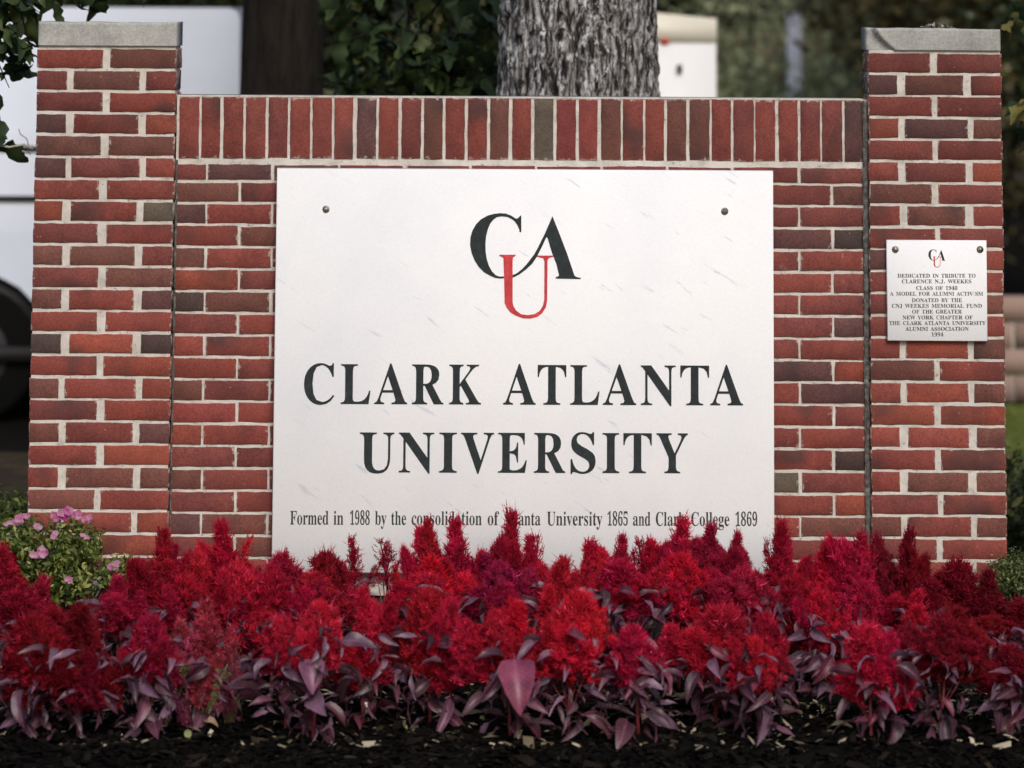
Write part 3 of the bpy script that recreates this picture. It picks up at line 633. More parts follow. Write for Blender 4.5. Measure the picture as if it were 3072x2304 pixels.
# caps
def cap(root, x0, x1, z0, z1, chip):
    xs_ = np.concatenate([[x0], np.linspace(x0 + .004, x1 - .004, 60), [x1]])
    zs_ = np.concatenate([[z0], np.linspace(z0 + .002, z1 - .004, 14), [z1]])
    y0, y1 = -.006, PD + .006
    X, Z = np.meshgrid(xs_, zs_)
    w = x1 - x0
    Y = np.full_like(X, y0)
    edge = (X <= x0 + 1e-6) | (X >= x1 - 1e-6) | (Z >= z1 - 1e-6)
    Y = Y + edge * .004 + (fbm(X * 30, Z * 30, 3, 4) - .5) * .0025
    if chip:
        s = (X - x0) / w; t = (z1 - Z) / (z1 - z0)
        lim = .065 + .145 * t ** 1.5
        dd = np.clip((lim - s) / .012, 0, 1)
        depth = .012 + .025 * np.clip(1 - s / .2, 0, 1) + .008 * fbm(X * 40, Z * 40, 3, 2)
        Y = Y + dd * depth
    Zt = Z + (Z >= z1 - .006) * (fbm(X * 14, X * 0 + 3, 3, 6) - .5) * .006
    n_ = X.size
    V = np.concatenate([np.stack([X.ravel(), Y.ravel(), Zt.ravel()], 1), np.stack([X.ravel(), np.full(n_, y1), Zt.ravel()], 1)])
    nx, nz = len(xs_), len(zs_)
    i = (np.arange(nz - 1)[:, None] * nx + np.arange(nx - 1)[None, :]).ravel()
    F = [np.stack([i, i + 1, i + nx + 1, i + nx], 1), np.stack([i, i + nx, i + nx + 1, i + 1], 1) + n_]
    ring = [j for j in range(nx)] + [(j + 1) * nx - 1 for j in range(1, nz)] + [(nz - 1) * nx + j for j in range(nx - 2, -1, -1)] + [j * nx for j in range(nz - 2, 0, -1)]
    ring = np.array(ring); r2 = np.roll(ring, -1)
    F.append(np.stack([ring, ring + n_, r2 + n_, r2], 1))
    return add_part(root, obj('stone_cap', npmesh('stone_cap', V, np.concatenate(F), M['stone'])))


zc0, zc1 = ZT + .006, at(300, 70, 0).z
cap(pl, XL0 + .001, XL1 + .001, zc0, zc1 + .004, False)
c2_ = cap(pr, XR0 - .004, XR1 - .002, zc0, at(2850, 86, 0).z, True)
c2_['label'] = 'grey stone cap with the front left corner broken off'
# mortar crust lying on the right cap
mb = MB()
p0 = at(2812, 75, .03)
for k in range(26):
    a = U(-.045, .05); r = U(.007, .016)
    P = [Vector((p0.x + a + U(-1, 1) * r, .03 + U(-.03, .05), at(2850, 86, 0).z + .001 + abs(U(0, 1)) * .024 * (1 - abs(a) / .06))) for _ in range(5)]
    V = [(p.x, p.y, p.z) for p in P] + [(P[0].x, P[0].y, P[0].z - .008)]
    mb.add(V, [(0, 1, 2), (0, 2, 3), (0, 3, 4), (0, 4, 1), (5, 1, 0), (5, 2, 1)])
o = mb.build('mortar_crust', M['mortar'])
tag(o, 'pale flaky mortar crust lying on top of the chipped pillar cap', 'mortar crust')

# sign wall between the pillars
WY = .03
wall = empty('sign_wall', (0, .12, -.07), 'low red brick wall between the two pillars, topped by upright bricks', 'brick wall')
wx0, wx1 = XL1 + .002, XR0 - .016
SOL_T, SOL_B = at(1500, 296, WY).z, at(1500, 485, WY).z
mo = mortar_sheet(wx0, XR0 - .001, -.1, SOL_T + .004, WY + .0042, .008, .0018, 'mortar', None, M['mortar'], PD - .02)
add_part(wall, mo)
swx0, swx1 = at(538, 380, WY).x, at(2592, 380, WY).x
pit = (swx1 - swx0 + .010) / 31
sol = 'rrrrmrrrprmbrrbrgkkbrrbbrmrrmmp'
for k in range(31):
    x0 = swx0 + k * pit
    jt = U(.007, .0115)
    add_part(wall, brick(None, x0 + U(-.001, .001), x0 + pit - jt, SOL_B + .006, SOL_T, WY, .150, sol[k]))
# vertical courses either side of the plaque; grid measured off the joints
gA = at(621, 520, WY).x; gp = (at(2397, 545, WY).x - gA) / 9
PLx0, PLx1 = at(830, 560, 0).x, at(2320, 560, 0).x
WLC = ['mp', 'bm', 'pr', 'rb', 'br', 'om', 'db', 'mr', 'rr', 'rm', 'bm', 'kr', 'or', 'mm', 'bm', 'mr', 'pb', 'mb', 'mr', 'rm']
WRC = ['rm', 'mb', 'mm', 'pd', 'mr', 'rm', 'mm', 'mp', 'mr', 'po', 'rp', 'rm', 'mr', 'rd', 'gm', 'ro', 'rb', 'mb', 'rm', 'mr']
woff = .0075
z_first = SOL_B - .006
for i in range(20):
    k = i + 5
    z1 = ZT - k * CH - woff - JT / 2; z0 = z1 - CH + JT
    if i == 0: z1 = min(z1, z_first - .008)
    if k >= 24: break
    js = [gA + gp * q + (0 if i % 2 == 0 else gp * .505) for q in range(-1, 11)]
    segs = []
    edges = [wx0] + [j for j in js if wx0 + .03 < j < wx1 - .03] + [wx1]
    for a, b in zip(edges[:-1], edges[1:]):
        segs.append((a + (0 if a == wx0 else .004), b - (0 if b == wx1 else .004)))
    nl = nr = 0
    left = [s for s in segs if s[0] < PLx0 - .01]; right = [s for s in segs if s[1] > PLx1 + .01]
    for s in segs:
        if s in left: c_ = WLC[i][min(left.index(s), 1)]
        elif s in right: c_ = WRC[i][min(right.index(s), 1)]
        elif i == 0: c_ = random.choice('mrmb')
        else: continue          # behind the marble
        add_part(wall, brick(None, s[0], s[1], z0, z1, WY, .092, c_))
# sealant seam at the right pillar, thin dirty seam at the left one
def seam(x0, x1, z0, z1, y, amp, lab):
    n_ = int((z1 - z0) / .006)
    Z = np.linspace(z0, z1, n_); V = []
    for j, z in enumerate(Z):
        w0 = x0 + (fbm(z * 40, 1.5, 3, 3) - .5) * .008; w1 = x1 + (fbm(z * 40, 9.5, 3, 5) - .5) * .007
        for q in range(5):
            t = q / 4
            V.append((w0 + (w1 - w0) * t, y + (fbm(z * 90, q * 1.7, 3, 6) - .5) * amp + .006 * (abs(t - .5) * 2) ** 2, z))
    V = np.array(V, float)
    i = (np.arange(n_ - 1)[:, None] * 5 + np.arange(4)[None, :]).ravel()
    F = np.stack([i, i + 1, i + 6, i + 5], 1)
    bv, bf = box_vf(x0 + .003, x1 - .003, y + .008, y + .05, z0, z1)
    V = np.concatenate([V, np.array(bv)]); F = np.concatenate([F, np.array(bf[1:]) + n_ * 5])
    o = add_part(wall, obj('joint_seam', npmesh('joint_seam', V, F, M['sealant'])))
    if lab: o['label'] = lab
seam(wx1 - .001, XR0 + .001, -.05, SOL_T - .004, WY - .012, .016, 'ragged grey sealant seam beside the right pillar')
seam(XL1 + .001, XL1 + .008, -.05, SOL_B, WY - .004, .01, None)
# thin mortar skim along the top of the wall and rough footing ledge
add_part(wall, mortar_sheet(wx0, wx1, SOL_T + .001, SOL_T + .0065, WY + .002, .0035, .0012, 'mortar_skim', None, M['mortar'], PD - .03))
zf = ZT - 24 * CH - woff
add_part(wall, mortar_sheet(wx0, XR0 - .002, zf - .04, zf - .004, WY - .018, .006, .010, 'footing_ledge', None, M['mortar'], PD))
add_part(wall, mortar_sheet(wx0 + .001, XR0 - .003, -.12, zf - .041, WY - .008, .02, .008, 'footing', None, M['dirty'], PD))

# ---------------------------------------------------------------- lettering
GL = json.loads(GLYPHS)


def poly_mesh(name, contours, depth, mat):
    """filled outlines (in x,z) extruded towards the viewer; even-odd holes"""
    cu = bpy.data.curves.new(name, 'CURVE'); cu.dimensions = '2D'; cu.fill_mode = 'BOTH'; cu.extrude = depth
    for c in contours:
        sp = cu.splines.new('POLY'); sp.points.add(len(c) - 1)
        for p, (x, y) in zip(sp.points, c): p.co = (x, y, 0, 1)
        sp.use_cyclic_u = True
    o = bpy.data.objects.new(name, cu); COL.objects.link(o)
    dg = bpy.context.evaluated_depsgraph_get(); dg.update()
    me = bpy.data.meshes.new_from_object(o.evaluated_get(dg))
    bpy.data.objects.remove(o); bpy.data.curves.remove(cu)
    me.name = name; me.materials.clear(); me.materials.append(mat)
    return me


def glyph(ch):
    a, cs = GL[ch]
    return a, [[(c[i], c[i + 1]) for i in range(0, len(c), 2)] for c in cs]


def gbox(cs):
    xs_ = [p[0] for c in cs for p in c]; ys_ = [p[1] for c in cs for p in c]
    return min(xs_), max(xs_), min(ys_), max(ys_)


def smooth_poly(c, it=1):
    return c


# marble plaque
PY = -.018
pTL, pTR, pBL, pBR = at(831, 505, PY), at(2319, 513, PY), at(815, 1640, PY), at(2324, 1650, PY)
px0 = (pTL.x + pBL.x) / 2; px1 = (pTR.x + pBR.x) / 2; pz1 = (pTL.z + pTR.z) / 2; pz0 = at(1560, 1722, PY).z
sign = empty('marble_sign', ((px0 + px1) / 2, PY, pz0), 'large white marble sign panel reading Clark Atlanta University, fixed to the brick wall', 'sign')


def slab(x0, x1, z0, z1, y0, y1, e, mat, name, parent):
    V = []; F = []
    for (yy, s) in ((y0, e), (y0 + e, 0), (y1, 0)):
        V += [(x0 + s, yy, z0 + s), (x1 - s, yy, z0 + s), (x1 - s, yy, z1 - s), (x0 + s, yy, z1 - s)]
    F.append((0, 1, 2, 3))
    for q in (0, 4):
        for i in range(4):
            j = (i + 1) % 4
            F.append((q + i, q + 4 + i, q + 4 + j, q + j))
    F.append((11, 10, 9, 8))
    return add_part(parent, obj(name, npmesh(name, V, np.array(F), mat)))


slab(px0, px1, pz0, pz1, PY, WY + .001, .003, M['marble'], 'panel', sign)


def letter_in(ch, fx0, fx1, fyt, fyb, Y, depth, mat, parent, name='letter', fit=True):
    a, cs = glyph(ch)
    b = gbox(cs)
    A = at(fx0, fyt, Y); B = at(fx1, fyb, Y)
    sx = (B.x - A.x) / (b[1] - b[0])
    # cap height 455 units -> full height; round letters overshoot
    sz = (A.z - B.z) / 455
    out = [[(A.x + (x - b[0]) * sx, B.z + y * sz) for x, y in c] for c in cs]
    me = poly_mesh(name, out, depth, mat)
    o = obj(name, me, None, (0, Y - .0002, 0), (PI / 2, 0, 0))
    o.location = Vector(o.location) - parent.location
    o.parent = parent
    return o


def R7(a, b): return 800 + a / 2.765, 800 + b / 2.765
def R8(a, b): return 1550 + a / 2.765, 1550 + b / 2.765


def yrow(x, y_l, y_r):
    return y_l + (y_r - y_l) * (x - 910) / (2229 - 910)


row1 = [('C', *R7(312, 560)), ('L', *R7(617, 860)), ('A', *R7(895, 1165)), ('R', *R7(1207, 1466)), ('K', *R7(1515, 1777)),
        ('A', 1510, 1607), ('T', *R8(175, 411)), ('L', *R8(445, 687)), ('A', *R8(715, 992)), ('N', *R8(1030, 1320)), ('T', *R8(1357, 1597)), ('A', *R8(1605, 1878))]
row2 = [('U', *R7(773, 1056)), ('N', *R7(1098, 1388)), ('I', *R7(1433, 1577)), ('V', *R7(1613, 1885)), ('E', *R7(1920, 2158)),
        ('R', *R8(145, 403)), ('S', *R8(448, 655)), ('I', *R8(712, 851)), ('T', *R8(885, 1121)), ('Y', *R8(1160, 1420))]
for row, (tl, tr, bl, br) in ((row1, (1091.5, 1097, 1212, 1216.5)), (row2, (1296.5, 1300, 1417, 1420.5))):
    for ch, a, b in row:
        cxx = (a + b) / 2
        letter_in(ch, a, b, yrow(cxx, tl, tr), yrow(cxx, bl, br), PY, .0008, M['ink'], sign)
# monogram
def q5(P): return [(lambda v: (v.x, v.z))(at(1380 + a / 4.1475, 600 + b / 4.1475, PY)) for a, b in P]
LC_ = [(763, 190), (763, 398), (742, 398), (735, 360), (715, 315), (680, 265), (640, 235), (585, 210), (520, 203), (460, 213), (415, 245), (375, 295), (345, 370), (325, 450), (317, 550), (320, 650), (335, 740), (360, 820), (400, 890), (445, 935), (490, 952), (550, 950), (550, 972), (500, 978), (440, 970), (380, 945), (300, 900), (230, 830), (180, 750), (145, 660), (125, 560), (130, 460), (155, 380), (200, 300), (260, 240), (340, 195), (420, 172), (500, 163), (570, 168), (640, 195), (690, 228), (715, 230), (740, 205)]
LA_ = [(652, 935), (700, 915), (760, 870), (820, 810), (870, 745), (920, 680), (960, 610), (1050, 430), (1150, 200), (1190, 300), (1250, 450), (1330, 660), (1425, 940), (1445, 955), (1500, 968), (1503, 984), (1190, 978), (1190, 960), (1222, 950), (1232, 935), (1200, 800), (1145, 660), (1088, 470), (1075, 462), (1020, 580), (960, 700), (900, 790), (820, 865), (740, 925), (655, 968)]
LU_ = [(490, 680), (690, 680), (695, 690), (660, 715), (655, 760), (655, 1270), (665, 1320), (700, 1375), (760, 1420), (850, 1432), (930, 1418), (990, 1380), (1030, 1320), (1048, 1240), (1050, 760), (1035, 725), (1000, 715), (955, 705), (965, 690), (1160, 690), (1162, 705), (1110, 720), (1090, 745), (1085, 1250), (1070, 1330), (1020, 1410), (960, 1455), (870, 1475), (780, 1470), (700, 1440), (630, 1400), (580, 1340), (555, 1280), (548, 940), (540, 720), (515, 705), (490, 695)]
for P, mt, lab in ((LC_, 'ink', 'dark letter C of the monogram'), (LA_, 'ink', 'dark letter A of the monogram'), (LU_, 'redink', 'red letter U of the monogram')):
    me = poly_mesh('monogram_letter', [q5(P)], .0008 if mt == 'ink' else .0012, M[mt])
    o = obj('monogram_letter', me, None, (0, PY - .0002, 0), (PI / 2, 0, 0)); o.location = Vector(o.location) - sign.location; o.parent = sign; o['label'] = lab


def text_line(words_, Y, ytop, ybase, slope, xref, cap=455, bold=1.0):
    """words_ = [(text, x0, x1)] in photo px"""
    out = []
    for w, x0, x1 in words_:
        tot = 0; items = []
        for ch in w:
            if ch == ' ': tot += 300; continue
            if ch == '.': items.append((None, tot, None)); tot += 230; continue
            a, cs = glyph(ch); items.append((ch, tot, cs)); tot += a
        A = at(x0, ytop + slope * (x0 - xref), Y); B = at(x1, ybase + slope * (x1 - xref), Y)
        A2 = at(x0, ybase + slope * (x0 - xref), Y)
        sx = (B.x - A.x) / tot; sz = (A.z - A2.z) / cap
        for ch, off, cs in items:
            zb = A2.z + (B.z - A2.z) * off / tot
            if ch is None: cs = [[(60, 0), (170, 0), (170, 110), (60, 110)]]
            out += [[(A.x + (off + x) * sx, zb + y * sz) for x, y in c] for c in cs]
    return out


fw = [('Formed', 870, 986), ('in', 1000, 1031), ('1988', 1049, 1110), ('by', 1125, 1159), ('the', 1173, 1219), ('consolidation', 1234, 1446), ('of', 1462, 1494),
      ('Atlanta', 1510, 1622), ('University', 1640, 1807), ('1865', 1821, 1885), ('and', 1898, 1952), ('Clark', 1966, 2054), ('College', 2072, 2189), ('1869', 2205, 2273)]
C_ = text_line(fw, PY, 1532.5, 1573.5, 4.5 / 1400, 870)
o = obj('inscription', poly_mesh('inscription', C_, .0006, M['ink_worn']), None, (0, PY - .0001, 0), (PI / 2, 0, 0)); o.location = Vector(o.location) - sign.location; o.parent = sign


def bolt(px, py, Y, r, parent):
    mb = MB(); p = at(px, py, Y)
    for (y0, y1, r0) in ((0, -.002, 1.0), (-.002, -.006, .68)):
        k = 10
        V = [(math.cos(2 * PI * i / k) * r * r0, y0, math.sin(2 * PI * i / k) * r * r0) for i in range(k)] + \
            [(math.cos(2 * PI * i / k) * r * r0 * .9, y1, math.sin(2 * PI * i / k) * r * r0 * .9) for i in range(k)] + [(0, y1 - .0025, 0)]
        F = [(i, k + i, k + (i + 1) % k, (i + 1) % k) for i in range(k)] + [(k + i, 2 * k, k + (i + 1) % k) for i in range(k)]
        mb.add(V, F)
    o = mb.build('bolt', M['bolt'], None, loc=p); o.location = p - parent.location; o.parent = parent


bolt(978, 628, PY, .012, sign); bolt(2174, 634, PY, .012, sign)

# dedication plaque on the right pillar
DY = -.022
a0, b0 = at(2660, 720, DY), at(2963, 1024, DY)
plq = empty('dedication_plaque', ((a0.x + b0.x) / 2, DY, b0.z), 'small square white plaque with many lines of small lettering on the right pillar', 'plaque')
slab(a0.x, b0.x, b0.z, a0.z, DY, -.001, .0025, M['marble'], 'panel', plq)
bolt(2686, 748.5, DY, .0115, plq); bolt(2940, 748.5, DY, .0115, plq)
lines = [("DEDICATED IN TRIBUTE TO", 295, 1410, 602), ("CLARENCE N.J. WEEKES", 355, 1350, 682), ("CLASS OF 1940", 558, 1150, 777), ("A MODEL FOR ALUMNI ACTIVISM", 190, 1515, 858),
         ("DONATED BY THE", 498, 1215, 950), ("CNJ WEEKES MEMORIAL FUND", 213, 1500, 1030), ("OF THE GREATER", 500, 1210, 1112), ("NEW YORK CHAPTER OF", 365, 1365, 1195),
         ("THE CLARK ATLANTA UNIVERSITY", 175, 1550, 1275), ("ALUMNI ASSOCIATION", 408, 1310, 1357), ("1994", 775, 950, 1437)]
C_ = []
for t, xa, xb, yc in lines:
    C_ += text_line([(t, 2630 + xa / 4.739, 2630 + xb / 4.739)], DY, 700 + (yc - 27) / 4.739, 700 + (yc + 27) / 4.739, 0.0, 0)
o = obj('inscription', poly_mesh('inscription', C_, .0006, M['ink_worn']), None, (0, DY - .0001, 0), (PI / 2, 0, 0)); o.location = Vector(o.location) - plq.location; o.parent = plq
# small monogram, same drawing at plaque size
def q6(P): return [(lambda v: (v.x, v.z))(at(2630 + (735 + (a - 125) * .178) / 4.739, 700 + (228 + (b - 163) * .195) / 4.739, DY)) for a, b in P]
for P, mt in ((LC_, 'ink'), (LA_, 'ink'), (LU_, 'redink')):
    o = obj('monogram_letter', poly_mesh('monogram_letter', [q6(P)], .0006, M[mt]), None, (0, DY - .0002, 0), (PI / 2, 0, 0)); o.location = Vector(o.location) - plq.location; o.parent = plq

# ---------------------------------------------------------------- background
def leaf_cloud(blobs, nleaf, size, seed, shell=.45, aspect=.5):
    """blobs = [(cx,cy,cz,rx,ry,rz)]; leaves = two-triangle kites through the volume"""
    r = np.random.default_rng(seed)
    B = np.array(blobs, float)
    wgt = B[:, 3] * B[:, 4] + B[:, 4] * B[:, 5] + B[:, 3] * B[:, 5]; wgt /= wgt.sum()
    k = r.choice(len(B), nleaf, p=wgt)
    d = r.normal(size=(nleaf, 3)); d /= np.linalg.norm(d, axis=1)[:, None]
    rad = (shell + (1 - shell) * r.random(nleaf) ** .6) * (1 + .18 * r.normal(size=nleaf))
    C = B[k, :3] + d * B[k, 3:] * rad[:, None]
    nrm = d + r.normal(size=(nleaf, 3)) * .8 + np.array([0, 0, .5]); nrm /= np.linalg.norm(nrm, axis=1)[:, None]
    t = np.cross(nrm, r.normal(size=(nleaf, 3))); t /= np.linalg.norm(t, axis=1)[:, None]
    b = np.cross(nrm, t)
    L = size * (.6 + .8 * r.random(nleaf))[:, None]
    V = np.empty((nleaf, 4, 3))
    V[:, 0] = C - t * L * .5; V[:, 1] = C + b * L * aspect * .5 + nrm * L * .06; V[:, 2] = C + t * L * .5; V[:, 3] = C - b * L * aspect * .5 + nrm * L * .06
    F = np.arange(nleaf * 4).reshape(-1, 4)
    a = np.repeat(np.clip(r.random(nleaf) ** 1.3, 0, 1), 4)
    return V.reshape(-1, 3), F, a


def cloud_mesh(name, blobs, n, size, seed, mat, **k):
    V, F, a = leaf_cloud(blobs, n, size, seed, **k)
    return npmesh(name, V, F, mat, False, a)


def crown_blobs(w, h, z0, n, seed):
    r = random.Random(seed); out = []
    for _ in range(n):
        t = r.random(); a = r.uniform(0, 2 * PI); q = w * (.25 + .75 * math.sin(PI * (t * .85 + .1)))
        out.append((math.cos(a) * q * r.uniform(.2, .8), math.sin(a) * q * r.uniform(.2, .8), z0 + h * t, w * r.uniform(.28, .45), w * r.uniform(.28, .45), w * r.uniform(.22, .36)))
    return out


def trunk_mb(h, r0, r1, seed, limbs=5, spread=1.2, k=10):
    r = random.Random(seed); mb = MB()
    P = [(r.uniform(-.03, .03) * i, r.uniform(-.03, .03) * i, h * i / 6) for i in range(7)]
    P[0] = (0, 0, -.15)
    mb.tube(P, [r0 * 1.35, r0] + [r0 + (r1 - r0) * i / 5 for i in range(1, 6)], k)
    for i in range(limbs):
        a = r.uniform(0, 2 * PI); z = h * r.uniform(.55, .95); l = spread * r.uniform(.7, 1.2)
        mb.tube([(0, 0, z), (math.cos(a) * l * .4, math.sin(a) * l * .4, z + l * .35), (math.cos(a) * l, math.sin(a) * l, z + l * .8)], [r1 * .8, r1 * .5, r1 * .2], 6)
    return mb


CLOUD = {}
def tree(name, label, loc, h, w, mat, trunkmat, seed, n=7000, leaf=.13, z0=.22, group='trees behind the sign', tr=.16, cat='tree'):
    root = empty(name, loc, label, cat, group)
    trunk_mb(h * .62, tr, tr * .5, seed, 6, w * .5).build('trunk', M[trunkmat], root, True)
    obj('crown', cloud_mesh('crown', crown_blobs(w, h * (1 - z0), h * z0, 22, seed), n, leaf, seed, M[mat]), root)
    return root


def bush(name, label, loc, w, h, mat, seed, n=4500, leaf=.07, group='bushes behind the sign', d=None):
    root = empty(name, loc, label, 'bush', group)
    d = d or w
    r = random.Random(seed); mb = MB()
    for _ in range(7):
        a = r.uniform(0, 2 * PI)
        mb.tube([(0, 0, -.08), (math.cos(a) * w * .15, math.sin(a) * d * .15, h * .35), (math.cos(a) * w * .3, math.sin(a) * d * .3, h * .75)], [.025, .018, .006], 5)
    mb.build('stem', M['darkbark'], root)
    bl = [(r.uniform(-.7, .7) * w * .5, r.uniform(-.7, .7) * d * .5, h * r.uniform(.15, .72), w * r.uniform(.2, .34), d * r.uniform(.2, .34), h * r.uniform(.18, .30)) for _ in range(16)]
    obj('foliage', cloud_mesh('foliage', bl, n, leaf, seed, M[mat]), root)
    return root


G0 = -.07
# grey oak close behind the wall
def oak():
    a, b = atd(1078, 205, 1.35), atd(1425, 205, 1.35)
    R = (b.x - a.x) / 2 * 1.0; cx = (a.x + b.x) / 2
    root = empty('oak_tree', (cx, 1.35, G0), 'big oak with rough light grey furrowed bark rising just behind the wall', 'tree')
    nt, nzz = 460, 430
    th = np.linspace(0, 2 * PI, nt, endpoint=False); z = np.concatenate([np.linspace(-.1, 1.35, 90)[:-1], np.linspace(1.35, 2.35, 250), np.linspace(2.36, 17.5, 160)])
    T, Z = np.meshgrid(th, z)
    s = T * R
    warp = (fbm(s * 6 + 20, Z * 3, 3, 31) - .5) * .05
    f = fbm((s + warp) * 33, Z * 4.2, 2, 11)
    ridge = 1 - np.abs(2 * f - 1) ** .6
    f2 = fbm((s + warp) * 60, Z * 11, 3, 17)
    plates = np.clip(fbm(s * 22, Z * 26, 2, 23) - .5, -.3, .3)
    fiss = np.clip((np.abs(2 * vnoise((s + warp) * 27, Z * 3.3 + 7, 41) - 1)) / .28, 0, 1)
    disp = -.030 * (1 - fiss) + .018 * (f2 - .5) + .018 * plates + .008 * (ridge - .5)
    flare = .20 * np.exp(-np.clip(Z, 0, 9) / .35) + .05 * np.exp(-(np.clip(Z, 0, 9)) / 1.2)
    rr = (R - .004) * (1 + flare) * (1 - .02 * np.clip(Z - 1.6, 0, 16)) + disp + (fbm(T * 1.2 + 3, Z * .7, 2, 4) - .5) * .03
    seam_ = np.cos(T)  # keep the periodic seam at the back
    V = np.stack([np.cos(T + PI / 2) * rr, np.sin(T + PI / 2) * rr, Z], 2).reshape(-1, 3)
    nz_ = len(z)
    i = np.arange(nz_ - 1)[:, None] * nt + np.arange(nt)[None, :]; j = np.arange(nz_ - 1)[:, None] * nt + (np.arange(nt)[None, :] + 1) % nt
    F = np.stack([i.ravel(), j.ravel(), (j + nt).ravel(), (i + nt).ravel()], 1)
    obj('trunk', npmesh('trunk', V, F, M['bark'], True), root)
    mb = MB()
    for a_, l in ((.4, 2.2), (1.9, 2.5), (3.2, 2.3), (4.4, 2.0), (5.5, 2.4)):
        mb.tube([(0, 0, 17.2), (math.cos(a_) * l * .5, math.sin(a_) * l * .5, 18.1), (math.cos(a_) * l, math.sin(a_) * l, 19.4)], [.2, .13, .05], 8)
    mb.build('limb', M['darkbark'], root)
    obj('crown', cloud_mesh('crown', [(bx * 1.2, by * 1.0, bz + .3, rx, ry, rz) for bx, by, bz, rx, ry, rz in crown_blobs(3.0, 3.4, 17.4, 22, 5)], 9000, .14, 5, M['mid_leaf']), root)
    return root
oak()

# dark brown trunk further back
a, b = atd(522, 120, 3.2), atd(702, 120, 3.2)
rt = (b.x - a.x) / 2
root = empty('brown_tree', ((a.x + b.x) / 2, 3.2, G0), 'dark brown smooth tree trunk in shade left of the grey oak', 'tree', 'trees behind the sign')
nt = 40; th = np.linspace(0, 2 * PI, nt, endpoint=False); z = np.linspace(-.1, 15, 60); T, Z = np.meshgrid(th, z)
rr = rt * (1 + .25 * np.exp(-np.clip(Z, 0, 9) / .4)) + (fbm(T * 6, Z * 2, 3, 9) - .5) * .03
V = np.stack([np.cos(T) * rr * (1 - .02 * Z) + (Z - 2) * .01, np.sin(T) * rr, Z], 2).reshape(-1, 3)
i = np.arange(59)[:, None] * nt + np.arange(nt)[None, :]; j = np.arange(59)[:, None] * nt + (np.arange(nt)[None, :] + 1) % nt
obj('trunk', npmesh('trunk', V, np.stack([i.ravel(), j.ravel(), (j + nt).ravel(), (i + nt).ravel()], 1), M['darkbark'], True), root)
obj('crown', cloud_mesh('crown', crown_blobs(2.6, 3.2, 13.5, 24, 77), 10000, .15, 77, M['dark_leaf']), root)


# lobed oak leaves: sapling behind the wall, hanging spray beside the left cap
def oak_leaf_mesh(seed):
    r = random.Random(seed)
    L = .115; W = .034
    n = 9; left = []; right = []; mid = []
    for i in range(n):
        t = i / (n - 1)
        w = W * math.sin(PI * min(1, t * .85 + .12)) * (1.0 if i % 2 else .72) * (1 - .2 * t) * r.uniform(.85, 1.15)
        if i in (0, n - 1): w = .002
        zc = -.30 * L * t * t + .01 * math.sin(t * 9 + seed)
        mid.append((0, L * t, zc))
        left.append((-w, L * t + w * .25, zc + w * .25 + r.uniform(-.003, .003))); right.append((w, L * t + w * .25, zc + w * .25 + r.uniform(-.003, .003)))
    V = mid + left + right; F = []
    for i in range(n - 1):
        F.append((i, i + 1, n + i + 1, n + i)); F.append((i + 1, i, 2 * n + i, 2 * n + i + 1))
    V.append((0, -.02, .004)); V.append((.0012, 0, 0)); V.append((-.0012, 0, 0))
    F4 = np.array(F); F3 = np.array([(3 * n, 3 * n + 1, 3 * n + 2)])
    return npmesh('leaf', V, [F3, F4], M['oakleaf'], True, [r.uniform(0, 1)] * len(V))
OL = [oak_leaf_mesh(s) for s in range(10)]


def spray(root, P0, P1, nl, rad, scale=(.7, 1.2), down=.3, seedr=0):
    """twig from P0 to P1 with leaves as parts"""
    r = random.Random(seedr)
    mb = MB(); mid = (P0 + P1) / 2 + Vector((r.uniform(-.04, .04), r.uniform(-.03, .03), .05))
    pts = [P0, mid, P1]
    mb.tube([p - root.location for p in pts], [.006, .004, .0015], 5)
    mb.build('twig', M['darkbark'], root)
    for i in range(nl):
        t = r.random()
        p = (P0 * (1 - t) + mid * t) if r.random() < .5 else (mid * (1 - t) + P1 * t)
        p = p + Vector((r.gauss(0, rad), r.gauss(0, rad * .8), r.gauss(0, rad)))
        o = obj('leaf', r.choice(OL), root, p - root.location, (r.uniform(-1.2, .5), r.uniform(-.7, .7), r.uniform(0, 2 * PI)), (r.uniform(*scale),) * 3)
    return


sap = empty('oak_sapling', (atd(890, 120, 2.2).x, 2.2, G0), 'dark green leafy oak sapling between the brown trunk and the grey trunk', 'sapling')
mb = MB(); mb.tube([(0, 0, -.05), (.02, 0, 1.0), (-.02, .02, 2.2)], [.02, .014, .006], 6); mb.build('stem', M['darkbark'], sap)
for k, (x0, y0, x1, y1, n_) in enumerate([(890, 190, 715, 150, 20), (900, 150, 760, 20, 22), (900, 120, 1040, 90, 34), (900, 190, 1050, 195, 30), (880, 220, 720, 215, 22), (905, 60, 1010, -30, 22), (900, 60, 800, -40, 16),
                                          (930, 200, 1045, 150, 26), (900, 170, 960, 130, 26), (850, 110, 730, 95, 14)]):
    spray(sap, atd(x0, y0, 2.2), atd(x1, y1, 2.15 + U(-.2, .2)), int(n_ * .8), .055, (.85, 1.5), seedr=k)
